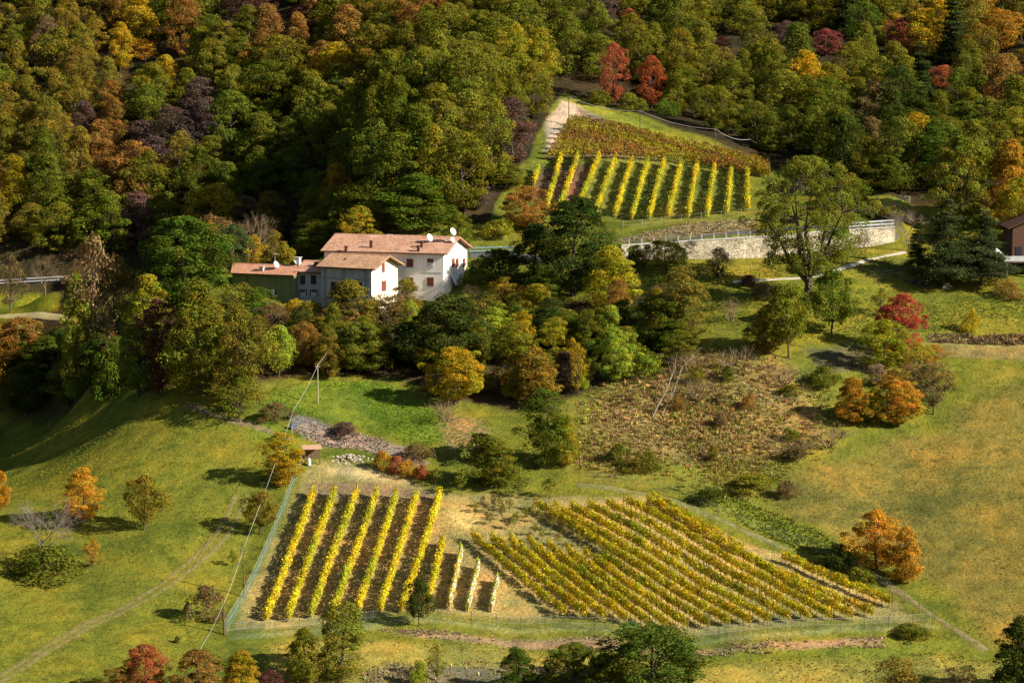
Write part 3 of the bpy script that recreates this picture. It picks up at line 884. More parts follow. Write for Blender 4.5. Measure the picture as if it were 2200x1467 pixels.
for x, y, z, px, py in cand:
    k = pxm(y)
    if any(abs(px - a) < 36 and -26 < py - b < 56 for a, b in KEEP): continue
    h = random.uniform(8.5, 12.5) * (1 if random.random() > .15 else .7)
    if 770 < px < 1060 and y < 516: h = random.uniform(11, 15)  # spur trees made taller to throw shade over the ravine
    if 1230 < px < 1720 and py > np.interp(px, [1215, 1420, 1690], [150, 205, 310]): h = min(h, random.uniform(6.5, 8.5))
    top = py - h * k
    if py < -10 and top < -60 and py < -60: continue
    if py - h * k * 0.75 > 1467 or px < -60 or px > 2270 or py < -5: continue
    # keep trees by the open ground low enough not to hide it
    cy = py - h * k * .55
    hue = None
    near = sorted(PATCH, key=lambda q: math.hypot(q[0] - px, q[1] - cy) / q[2])
    for q in near[:4]:
        dq = math.hypot(q[0] - px, q[1] - cy) / q[2]
        if dq < 1.15 and random.random() < q[4]:
            hue = q[3]; break
    if hue is None:
        left = px < 800
        hue = random.choices(['olive', 'moss', 'green', 'bronze', 'mustard', 'deep', 'rust', 'gold', 'plum', 'brown', 'orange'],
                             [40, 17, 7, 16 if left else 10, 13, 2, 5 if left else 2, 4, 4, 4, 1.5 if left else .8])[0]
    kind = 'fir' if hue in ('pine', ) or (hue in ('deep', 'teal') and random.random() < .3) else 'forest'
    w = (random.uniform(6.0, 9.4) if kind == 'forest' else random.uniform(5, 6.5)) * (h / 9.5) ** .5
    forest.append(dict(p=np.array((x, y, z)), px=px, py=py, cy=cy, top=top, w=w, hue=hue, kind=kind, k=k))
# words for where on the slope each one stands
def zone(f):
    px, cy = f['px'], f['cy']
    if px < 250: c = 'at the far left'
    elif px < 500: c = 'above the big green tree'
    elif px < 700: c = 'above the low olive house'
    elif px < 900: c = 'above the white house'
    elif px < 1200 and f['py'] < 215: c = 'left of the hilltop'
    elif px < 1200: c = 'beside the upper vineyard'
    elif px < 1450: c = 'behind the hilltop cable'
    elif px < 1680: c = 'behind the red vines'
    elif px < 1900: c = 'behind the spreading tree'
    elif px < 2060: c = 'above the white guard rail'
    else: c = 'above the brown house'
    r = 'along the top edge' if cy < 75 else 'high on the slope' if cy < 190 else 'halfway up the slope' if cy < 310 else 'low on the slope'
    return r, c
groups = {}
for f in forest:
    groups.setdefault((f['hue'], f['kind']) + zone(f), []).append(f)
ORD = ['leftmost', 'second from left', 'third from left', 'fourth from left', 'fifth from left', 'sixth from left', 'seventh from left', 'eighth from left', 'ninth from left', 'tenth from left']
for (hue, kind, r, c), fs in groups.items():
    fs.sort(key=lambda f: f['px'])
    nm = HUENAME[hue] + (' conifer' if kind == 'fir' else ' tree')
    for i, f in enumerate(fs):
        l = f'{nm} {r} {c}'
        if len(fs) == 2: l += ', ' + ('left one', 'right one')[i]
        elif len(fs) > 2: l += ', ' + (ORD[i] if i < len(ORD) else 'at the right end')
        tree(kind, 0, 0, f['top'], f['w'] * f['k'], hue, l, 'conifer' if kind == 'fir' else 'autumn_tree' if hue in ('rust', 'gold', 'orange', 'red', 'crimson', 'maroon', 'plum', 'brown', 'bronze', 'mustard') else 'forest_tree', 'tree', 'trees of the autumn forest on the slope', p=f['p'], jit=.09)
print('forest trees', len(forest), 'zones', len(groups))


# the same wood going on beyond the picture's sides and top, as one mass
def woodland():
    rg = np.random.default_rng(77)
    vs_, ts_ = [], []
    protos = []
    for i in range(4):
        _, c_, cid_, p_, n_ = crown_pts(300 + i, 10.0, 6.5, .06, 40, 34, ('round', 'egg', 'point', 'round')[i], rc=(.09, .2))
        V_, F_ = leaf_quads(p_, n_, .5, rg)
        protos.append((V_, tintvals(len(p_), cid_, 40, rg)))
    yy = 480.0
    while yy < 760:
        for x in np.arange(-190, 190, 6.8):
            x = x + rg.uniform(-2, 2); y = yy + rg.uniform(-2, 2); z = float(ground(x, y)); px, py = proj(x, y, z)
            if -60 <= px <= 2270 and py >= -5: continue
            if px > 2270 and y < 486: continue
            if rg.uniform() < .12: continue
            V_, t_ = protos[rg.integers(4)]
            a = rg.uniform(0, 6.28); s = rg.uniform(.85, 1.3)
            q = np.stack((V_[:, 0] * math.cos(a) - V_[:, 1] * math.sin(a), V_[:, 0] * math.sin(a) + V_[:, 1] * math.cos(a), V_[:, 2] * rg.uniform(.85, 1.15)), 1) * s + np.array((x, y, z))
            h_ = HUE[['olive', 'moss', 'green', 'bronze', 'mustard', 'rust', 'gold'][rg.choice(7, p=[.34, .2, .1, .14, .12, .06, .04])]]
            vs_.append(q); ts_.append(t_ * np.array(h_))
        yy += 8.2
    V = np.concatenate(vs_)
    o = link('woodland', np_mesh('woodland', V, np.arange(len(V)).reshape(-1, 4), [M['leaf']], tint=np.concatenate(ts_)))
    o.color = (1, 1, 1, 1)
    tag(o, kind='stuff')
woodland()
# ------------------------------------------------------------------ houses
class House:
    def __init__(s, name, label, px, Y, rot, py_eave, Lpx_left, depth, rise, wall_m, roof_m, over=0.5, gable_over=0.7, ridge_ext=0.0, cat='house', base_drop=1.0, wall_parts=True):
        s.r = R(rot)
        s.ux = np.array((math.cos(s.r), -math.sin(s.r), 0)); s.uy = np.array((math.sin(s.r), math.cos(s.r), 0))
        e = at(px, py_eave, Y)
        s.corner = e
        # length: where the ray of the left end meets the facade plane
        d = ray(Lpx_left, py_eave)
        cp_ = np.array((0, 0, CAMZ))
        q = cp_ + d * (((e - cp_) @ s.uy) / (d @ s.uy))
        s.L = float((e - q) @ s.ux)
        pts = [e + s.ux * a + s.uy * b for a in (0, -s.L) for b in (0, depth)]
        z0 = min(float(ground(p[0], p[1])) for p in pts) - base_drop
        s.z0 = z0; s.h = e[2] - z0; s.depth = depth; s.rise = rise
        s.o = thing(name, label, cat, (e[0], e[1], z0), -s.r)
        L, h = s.L, s.h
        mb = MB()
        v = [(-L, 0, 0), (0, 0, 0), (0, depth, 0), (-L, depth, 0), (-L, 0, h), (0, 0, h), (0, depth, h), (-L, depth, h), (-L, depth / 2, h + rise), (0, depth / 2, h + rise)]
        mb.add(v, [(0, 1, 5, 4), (1, 2, 6, 9, 5), (2, 3, 7, 6), (3, 0, 4, 8, 7), (0, 3, 2, 1)])
        s.wall = mb.build('wall', wall_m, s.o)
        sl = rise / (depth / 2)
        th = 0.16
        rb = MB()
        x0, x1 = -L - gable_over * .6, gable_over
        for sg in (-1, 1):
            yr = depth / 2
            ye = depth / 2 + sg * (depth / 2 + over)
            ze = h - sl * over + 0.10
            zr = h + rise + 0.10
            vs = [(x0, ye, ze), (x1, ye, ze), (x1, yr, zr), (x0 - ridge_ext, yr, zr)]
            vs += [(a, b, c + th) for a, b, c in vs]
            rb.add(vs, [(0, 1, 2, 3), (7, 6, 5, 4), (0, 4, 5, 1), (1, 5, 6, 2), (2, 6, 7, 3), (3, 7, 4, 0)])
        s.roof = rb.build('roof', roof_m, s.o)
        eb = MB()
        for sg in (-1, 1):
            ye = depth / 2 + sg * (depth / 2 + over)
            ze = h - sl * over + 0.10
            eb.box(x0, x1, ye - .05 + sg * .07, ye + .05 + sg * .07, ze - 0.04, ze + .12)
            yr = depth / 2
            zr = h + rise + .02
            vs = [(x1 - .12, ye, ze - .14), (x1 - .02, ye, ze - .14), (x1 - .02, yr, zr - .08), (x1 - .12, yr, zr - .08)]
            vs += [(a, b, c + .14) for a, b, c in vs]
            eb.add(vs, [(0, 1, 2, 3), (7, 6, 5, 4), (0, 4, 5, 1), (1, 5, 6, 2), (2, 6, 7, 3), (3, 7, 4, 0)])
        eb.build('eave_board', M['eave'], s.o)
        rc = MB()
        rc.tube([(x0 - ridge_ext, depth / 2, h + rise + .24), (x1, depth / 2, h + rise + .24)], .11, 6)
        rc.build('ridge_tiles', roof_m, s.roof)
    def fac(s, px, py, off=0.0):
        d = ray(px, py); c = np.array((0, 0, CAMZ))
        q = c + d * (((s.corner - c) @ s.uy - off) / (d @ s.uy)) - s.corner
        return float(q @ s.ux), float(q[2] + s.h)
    def gab(s, px, py):
        d = ray(px, py); c = np.array((0, 0, CAMZ))
        q = c + d * (((s.corner - c) @ s.ux) / (d @ s.ux)) - s.corner
        return float(q @ s.uy), float(q[2] + s.h)
    def fbox(s, x0, x1, z0, z1, t0, t1):           # on the facade, t = metres proud of it
        mb = MB(); mb.box(x0, x1, -t1, -t0, z0, z1); return mb
    def gbox(s, y0, y1, z0, z1, t0, t1):
        mb = MB(); mb.box(t0, t1, y0, y1, z0, z1); return mb
    def window(s, x0, y0, x1, y1, style='pane', side='f'):
        f = s.fac if side == 'f' else s.gab
        a0, b1 = f(x0, y0); a1, b0 = f(x1, y1)
        if a0 > a1: a0, a1 = a1, a0
        bx = s.fbox if side == 'f' else s.gbox
        fr = MB()
        w = 0.07
        fm = bx(a0 - w, a1 + w, b0 - w, b1 + w, -0.02, 0.035)
        win = fm.build('window', M['frame'] if style in ('white', 'pane', 'half') else M['eave'], s.o)
        bx(a0 - .12, a1 + .12, b0 - w - .07, b0 - w - .002, -0.02, 0.12).build('sill', M['concrete'], win)
        if style == 'shut':
            m_ = (a0 + a1) / 2
            bx(a0, m_ - .012, b0, b1, .037, .075).build('shutter', M['shutter'], win)
            bx(m_ + .012, a1, b0, b1, .037, .075).build('shutter', M['shutter'], win)
        elif style == 'dark':
            bx(a0, a1, b0, b1, .037, .05).build('pane', M['glass'], win)
            bx(a0, a0 + .18, b0, b1, .052, .085).build('shutter', M['darkshut'], win)
            bx(a1 - .18, a1, b0, b1, .052, .085).build('shutter', M['darkshut'], win)
        else:
            bx(a0, a1, b0, b1, .037, .05).build('pane', M['curtain'] if style == 'curtain' else M['glass'], win)
            m_ = (a0 + a1) / 2
            if style not in ('half', 'white'):
                bx(m_ - .03, m_ + .03, b0, b1, .051, .065).build('glazing_bar', M['frame'], win)
            else:
                bx(a0, a1, b0 + (b1 - b0) * .55, b1, .052, .09).build('roller_shutter', M['shutter'], win)
                bx(a0, a1, b0 + .03, b0 + (b1 - b0) * .53, .051, .06).build('curtain', M['curtain'], win)
            if style in ('white', 'curtain'):
                sw = (a1 - a0) * .22
                bx(a0 - w - sw, a0 - w - .01, b0, b1, 0, .06).build('shutter', M['darkshut'], win)
                bx(a1 + w + .01, a1 + w + sw, b0, b1, 0, .06).build('shutter', M['darkshut'], win)
        return win
    def on_roof(s, px, py):
        """point of the front roof slope (or ridge) under a photo pixel, local"""
        sl = s.rise / (s.depth / 2)
        d = ray(px, py); c = np.array((0, 0, CAMZ))
        rel = c - s.corner
        A_ = rel @ s.uy; B_ = d @ s.uy; zc = rel[2] + s.h; dz = d[2]
        # z = h + sl*y + .26
        t = (s.h + sl * A_ + .26 - zc) / (dz - sl * B_)
        y = A_ + B_ * t
        if not (-0.6 < y < s.depth / 2):
            t = (s.depth / 2 - A_) / B_; y = s.depth / 2
        x = (rel + d * t) @ s.ux
        return np.array((x, y, s.h + sl * y + .2))
    def chimney(s, px, py, w, h, m='brick', cap=True):
        p = s.on_roof(px, py)
        mb = MB(); mb.box(p[0] - w / 2, p[0] + w / 2, p[1] - w / 2, p[1] + w / 2, p[2] - .35, p[2] + h)
        ch = mb.build('chimney', M[m], s.roof)
        if cap:
            mb = MB()
            mb.box(p[0] - w * .68, p[0] + w * .68, p[1] - w * .68, p[1] + w * .68, p[2] + h + .13, p[2] + h + .20)
            for a in (-1, 1):
                for b in (-1, 1):
                    mb.box(p[0] + a * w * .4 - .05, p[0] + a * w * .4 + .05, p[1] + b * w * .4 - .05, p[1] + b * w * .4 + .05, p[2] + h + .001, p[2] + h + .129)
            mb.build('chimney_cap', M[m], s.roof)
    def dish(s, px, py, rad, foot=0.7, az=-38):
        p = s.on_roof(px, py)
        mb = MB()
        axis = Vector((math.cos(R(az) + s.r) * .9, math.sin(R(az) + s.r) * .9, .42)).normalized()
        q = axis.to_track_quat('Z', 'Y').to_matrix()
        c = Vector((p[0], p[1], p[2] + foot + rad * .8))
        vs, fs = [], []
        nr, ns = 5, 18
        for sgn in (0, 1):
            for i in range(nr + 1):
                rr = rad * i / nr
                zz = 0.28 * rad * (i / nr) ** 2 - .28 * rad - sgn * .03
                for k in range(ns):
                    a = 2 * math.pi * k / ns
                    vs.append(tuple(c + q @ Vector((rr * math.cos(a), rr * math.sin(a), zz))))
        for sgn in (0, 1):
            b = sgn * (nr + 1) * ns
            for i in range(nr):
                for k in range(ns):
                    k2 = (k + 1) % ns
                    f = (b + i * ns + k, b + i * ns + k2, b + (i + 1) * ns + k2, b + (i + 1) * ns + k)
                    fs.append(f if sgn == 0 else f[::-1])
        b1 = nr * ns; b2 = (nr + 1) * ns + nr * ns
        for k in range(ns):
            k2 = (k + 1) % ns
            fs.append((b1 + k, b1 + k2, b2 + k2, b2 + k))
        mb.add(vs, fs)
        tip = c + axis * rad * .75
        mb.tube([tuple(c - axis * rad * .28 + q @ Vector((0, -rad * .7, 0))), tuple(tip)], .025, 5)
        mb.tube([tuple(tip - axis * .07), tuple(tip + axis * .07)], .06, 6)
        mb.tube([(p[0], p[1], p[2] - .1), (p[0], p[1], p[2] + foot + rad * .5), tuple(c - axis * rad * .32)], .04, 5)
        mb.build('satellite_dish', M['dish'], s.roof)
    def aerial(s, px, py, h, arm=0.7):
        p = s.on_roof(px, py)
        mb = MB()
        mb.tube([(p[0], p[1], p[2] - .1), (p[0], p[1], p[2] + h)], .03, 5)
        mb.tube([(p[0] - arm * .2, p[1], p[2] + h - .1), (p[0] + arm, p[1], p[2] + h - .1)], .025, 4)
        for i in range(4):
            x = p[0] + arm * (i / 3)
            mb.tube([(x, p[1] - .25, p[2] + h - .1), (x, p[1] + .25, p[2] + h - .1)], .015, 4)
        mb.build('aerial', M['metal'], s.roof)
    def pipe(s, px, py0, py1, m='metal'):
        x, z1 = s.fac(px, py0); _, z0 = s.fac(px, py1)
        mb = MB(); mb.tube([(x, -.08, z0), (x, -.08, z1)], .05, 6); mb.build('drainpipe', M[m], s.o)

wh = House('house', 'big white two-storey house with long red-tiled roof and bright gable wall', 952.5, 448, 16.8, 545.5, 697, 12.0, 1.95, M['white'], M['roof_red'], .5, .75)
for a in ((874.5, 557, 887, 573, 'shut'), (918, 556, 930.5, 572.5, 'half'), (918.5, 597, 931, 614, 'shut'), (876, 597, 887, 613, 'shut'), (838, 557, 847, 572, 'shut')):
    wh.window(*a)
for x in (973.5, 982, 996.5):
    wh.window(x - 2.6, 557, x + 2.6, 571, 'shut', 'g')
x0, z = wh.fac(904, 585); x1, _ = wh.fac(950, 585)
wh.fbox(x0, x1, z - .05, z + .05, -.02, .04).build('string_course', M['concrete'], wh.o)
y0, z1 = wh.gab(968, 590); y1, z0 = wh.gab(1006, 603)
mb = MB()
mb.add([(0.02, y0, z1), (0.02, y1, z1), (.7, y1, z0 + .3), (.7, y0, z0 + .3), (0.02, y0, z1 - .06), (0.02, y1, z1 - .06), (.7, y1, z0 + .24), (.7, y0, z0 + .24)],
       [(0, 1, 2, 3), (7, 6, 5, 4), (0, 4, 5, 1), (1, 5, 6, 2), (2, 6, 7, 3), (3, 7, 4, 0)])
for k in range(14):
    ya = y0 + (y1 - y0) * k / 14; yb = y0 + (y1 - y0) * (k + .8) / 14
    mb.add([(.7, ya, z0 + .29), (.7, yb, z0 + .29), (.73, yb, z0 - .08), (.73, ya, z0 - .08)], [(0, 1, 2, 3)])
mb.build('awning', M['awning'], wh.o)
y0, z1 = wh.gab(968, 612); y1, z0 = wh.gab(1003, 628)
mb = MB(); mb.box(.05, 2.1, y0 - .3, y1 + .2, z0 - .25, z0)
bal = mb.build('balcony', M['concrete'], wh.o)
mb = MB()
for k in range(13):
    y = y0 - .25 + (y1 - y0 + .4) * k / 12
    mb.box(2.0, 2.05, y, y + .04, z0, z0 + .95)
mb.box(1.98, 2.07, y0 - .28, y1 + .18, z0 + .951, z0 + 1.0)
mb.build('railing', M['metal'], bal)
rng = np.random.default_rng(4)
pp = np.stack((rng.uniform(2.0, 2.35, 500), rng.uniform(y0, y1, 500), z0 + rng.uniform(.35, 1.1, 500)), 1)
V, F = leaf_quads(pp, unit(rng.normal(size=pp.shape)), .16, rng)
link('flower_box', np_mesh('flower_box', V, F, [M['purple']]), bal)
wh.window(980, 606, 988, 628, 'dark', 'g')
for a in ((743.5, 540, .35, .7, 'brick'), (797.5, 532, .38, .95, 'brick'), (899, 540, .38, .8, 'brick'), (906, 531, .36, .8, 'brick')):
    wh.chimney(*a)
wh.dish(924, 521, .62, .35); wh.dish(974, 520, .62, 1.2); wh.dish(973, 521, .48, .1)
wh.aerial(833, 521, 1.4, .8); wh.aerial(798, 521, 1.1, .4)

ye = House('house', 'cream house with grey shaded front and tan tiled roof before the big white house', 798, 441, 27.5, 577.5, 690, 8.0, 1.5, M['cream'], M['roof_tan'], .55, .95)
ye.window(821, 566, 826, 583, 'shut', 'g'); ye.window(820, 605, 829, 623, 'shut', 'g')
ye.window(712, 606, 727, 628, 'dark'); ye.window(764, 607, 777, 628, 'dark')
xl = -ye.L
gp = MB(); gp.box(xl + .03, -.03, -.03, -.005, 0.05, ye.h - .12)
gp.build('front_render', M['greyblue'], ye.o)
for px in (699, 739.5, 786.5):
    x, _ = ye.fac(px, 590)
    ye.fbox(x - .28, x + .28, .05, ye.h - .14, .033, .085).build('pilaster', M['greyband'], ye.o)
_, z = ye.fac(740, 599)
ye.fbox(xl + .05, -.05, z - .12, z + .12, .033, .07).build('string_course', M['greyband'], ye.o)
ye.pipe(691.5, 580, 640)
ye.chimney(742, 558, .25, .3, 'brick', False)

gr = House('house', 'small blue-grey house with four windows between olive house and cream house', 689.5, 446.5, 22, 586, 634, 6.5, 1.25, M['grey'], M['roof_red'], .4, .15)
for a in ((646, 592, 655, 610, 'dark'), (668.5, 592, 678.5, 610, 'dark'), (646.5, 621, 656, 636, 'white'), (669.5, 621, 679, 636, 'white'), (648, 653, 655, 660, 'pane')):
    gr.window(*a)
gr.chimney(640, 567, .75, .9, 'frame'); gr.chimney(679.5, 572, .5, .55, 'eave'); gr.dish(637, 568, .52, .2)
ol = House('house', 'low olive green house with long pale tiled roof at left end of the row', 632, 446.8, 23, 592.5, 499, 6.0, 1.05, M['greenwall'], M['roof_mix'], .4, .1, 1.5)
ol.window(583, 621, 591, 637, 'curtain')
ol.pipe(532, 594, 628, 'eave'); ol.pipe(571, 594, 640, 'greyband')
ol.chimney(563, 581, .6, .55, 'concrete'); ol.dish(594, 578, .55, .35); ol.aerial(591, 580, 2.6, .7)

# brown house at the right edge
def brown_house():
    e = at(2176, 488, 452)
    x0 = e[0]; w = 12.0
    gz = float(ground(x0 + 3, 452)) - .8
    o = thing('house', 'dark brown house at the right edge with white balcony parapet', 'house', (x0, 452, gz))
    h = e[2] - gz
    d = 9.0
    mb = MB()
    mb.add([(0, 0, 0), (w, 0, 0), (w, d, 0), (0, d, 0), (0, 0, h), (w, 0, h), (w, d, h), (0, d, h), (w / 2, 0, h + 2.6), (w / 2, d, h + 2.6)],
           [(0, 1, 5, 8, 4), (1, 2, 6, 5), (2, 3, 7, 9, 6), (3, 0, 4, 7), (0, 3, 2, 1)])
    mb.build('wall', M['brick'], o)
    rb = MB()
    sl = 2.6 / (w / 2)
    for sg in (0, 1):
        xa = -.9 if sg == 0 else w + .9
        za = h - .9 * sl + .1
        vs = [(xa, -1.0, za), (xa, d + .6, za), (w / 2, d + .6, h + 2.7), (w / 2, -1.0, h + 2.7)]
        vs += [(a, b, c + .18) for a, b, c in vs]
        rb.add(vs, [(0, 1, 2, 3), (7, 6, 5, 4), (0, 4, 5, 1), (1, 5, 6, 2), (2, 6, 7, 3), (3, 7, 4, 0)])
    rb.build('roof', M['eave'], o)
    zb = at(2170, 560, 451)[2] - gz
    mb = MB(); mb.box(-1.6, w, -2.2, -.003, zb - .2, zb); bl = mb.build('balcony', M['brickpale'], o)
    mb = MB(); mb.box(-1.6, w, -2.2, -2.1, zb + .02, zb + .8); mb.box(-1.6, -1.5, -2.097, -.05, zb + .02, zb + .8)
    mb.build('parapet', M['metal'], bl)
    for x in (-1.3, 2.0, 5.4):
        mb = MB(); mb.box(x, x + .35, -2.1, -1.75, 0, zb - .203); mb.build('pillar', M['brickpale'], o)
    for xa, xb, za, zc in ((.5, 1.5, zb + .3, zb + 2.1), (2.6, 3.6, zb + .9, zb + 2.1)):
        mb = MB(); mb.box(xa, xb, -.06, -.004, za, zc); wi = mb.build('window', M['glass'], o)
        mb = MB(); mb.box(xa - .12, xb + .12, -.14, -.062, za - .1, za - .002); mb.build('sill', M['concrete'], wi)
    for xa in (0.9, 3.4):
        mb = MB(); mb.box(xa, xa + 1.3, -.08, -.004, .6, 3.0); mb.build('door', M['darkshut'], o)
brown_house()

# ------------------------------------------------------------------ retaining wall
mb = MB()
N = 90
xs = np.linspace(WALLX[0], WALLX[-1], N)
ysw = np.interp(xs, WALLX, WALLY); hs = np.interp(xs, WALLX, WALLH)
base = np.array([float(ground(x, y - 0.45)) for x, y in zip(xs, ysw)])
top = np.array([at(*proj(x, y, 0)[:1], 0, y)[2] for x, y in zip(xs, ysw)]) * 0
ptop = np.interp(proj(xs, ysw, base)[0], [1335, 1474, 1607, 1651, 1763, 1835, 1922], [528, 519, 510.5, 508, 498.5, 494, 488])
for i in range(N):
    top[i] = at(0, ptop[i], ysw[i])[2]
vs = []
for x, y, b, t in zip(xs, ysw, base, top):
    vs += [(x, y - .55, b - .5), (x, y - .30, t), (x, y + .25, t), (x, y + .25, b - .5)]
fs = []
for i in range(N - 1):
    a = i * 4; b = a + 4
    fs += [(a, b, b + 1, a + 1), (a + 1, b + 1, b + 2, a + 2), (a + 2, b + 2, b + 3, a + 3)]
fs += [(0, 1, 2, 3), (4 * N - 1, 4 * N - 2, 4 * N - 3, 4 * N - 4)]
mb.add(vs, fs)
w_ = thing('retaining_wall', 'long pale stone retaining wall carrying the road below the upper vineyard', 'wall', (0, 0, 0))
mb.build('wall_face', M['stone'], w_)
cb_ = MB()
vs = []
for x, y, t in zip(xs, ysw, top):
    vs += [(x, y - .38, t + .004), (x, y - .38, t + .16), (x, y + .30, t + .16), (x, y + .30, t + .004)]
fs = []
for i in range(N - 1):
    a = i * 4; b = a + 4
    fs += [(a, b, b + 1, a + 1), (a + 1, b + 1, b + 2, a + 2), (a + 2, b + 2, b + 3, a + 3)]
fs += [(0, 1, 2, 3), (4 * N - 1, 4 * N - 2, 4 * N - 3, 4 * N - 4)]
cb_.add(vs, fs)
cb_.build('coping', M['concrete'], w_)
def wall_top(px):
    d = ray(px, 500)
    yy = 458.0
    for _ in range(6):
        yy = float(np.interp(d[0] / d[1] * yy, WALLX, WALLY))
    x = d[0] / d[1] * yy
    return x, yy, float(np.interp(x, xs, top))
# short concrete posts on the wall
pm = MB(); pm.box(-.09, .09, -.09, .09, 0, .78); pm.box(-.11, .11, -.11, .11, .781, .84)
pme = pm.mesh('roadside_post', M['concrete'])
plist = [1352, 1379, 1405, 1431, 1457, 1483, 1508, 1534, 1560, 1586, 1612, 1638, 1662]
for i, px in enumerate(plist):
    x, y, z = wall_top(px)
    o = link('roadside_post', pme, None, (x, y - .02, z + .161))
    tag(o, f'short grey concrete post on the stone wall, {["first","second","third","fourth","fifth","sixth","seventh","eighth","ninth","tenth","eleventh","twelfth","last"][i]} from the left', 'post', 'concrete posts along the road wall')
def guard_rail(name, label, pts, zfun, m, h=0.75, gap=2.0, double=True, cat='guard rail'):
    x = np.array([p[0] for p in pts]); y = np.array([p[1] for p in pts]); z = np.array([p[2] for p in pts])
    o = thing(name, label, cat, (x[0], y[0], z[0]))
    q = [(a - x[0], b - y[0], c - z[0]) for a, b, c in zip(x, y, z)]
    for zz in ((h, h * .45) if double else (h,)):
        mb = MB()
        vs = []
        for a, b, c in q:
            vs += [(a, b - .06, c + zz - .11), (a, b - .10, c + zz - .05), (a, b - .06, c + zz), (a, b - .10, c + zz + .05), (a, b - .06, c + zz + .11), (a, b, c + zz + .11), (a, b, c + zz - .11)]
        fs = []
        for i in range(len(q) - 1):
            for j in range(7):
                fs.append((i * 7 + j, (i + 1) * 7 + j, (i + 1) * 7 + (j + 1) % 7, i * 7 + (j + 1) % 7))
        mb.add(vs, fs); mb.build('rail', m, o)
    s = np.concatenate(([0], np.cumsum(np.hypot(np.diff(x), np.diff(y)))))
    pmb = MB(); pmb.box(-.05, .05, .005, .105, -.2, h + .16); me = pmb.mesh('post', m)
    for t in np.arange(0.2, s[-1], gap):
        link('post', me, o, (np.interp(t, s, x) - x[0], np.interp(t, s, y) - y[0], np.interp(t, s, z) - z[0]))
    return o
pts = []
for px in np.linspace(1822, 1921, 14):
    x, y, z = wall_top(px); pts.append((x, y, z + .16))
guard_rail('guard_rail', 'white two-beam guard rail at right end of the stone wall', pts, None, M['rail_w'], .95, 2.0)
def gline(pix, Y=None):
    if Y is None:
        return [tuple(hit(a, b)) for a, b in pix]
    return [tuple(np.array((at(a, b, y)[0], y, float(ground(at(a, b, y)[0], y))))) for (a, b), y in zip(pix, Y)]
guard_rail('guard_rail', 'pale guard rail along the road at far left above the grass bank', gline([(-60, 617), (0, 614), (60, 610), (115, 607), (180, 604)]), None, M['rail_w'], .95, 3.0)
guard_rail('guard_rail', 'thin blue-green railing along the road right of the white house', gline([(1008, 546), (1040, 545), (1080, 544), (1125, 543)]), None, M['rail'], .95, 2.9)

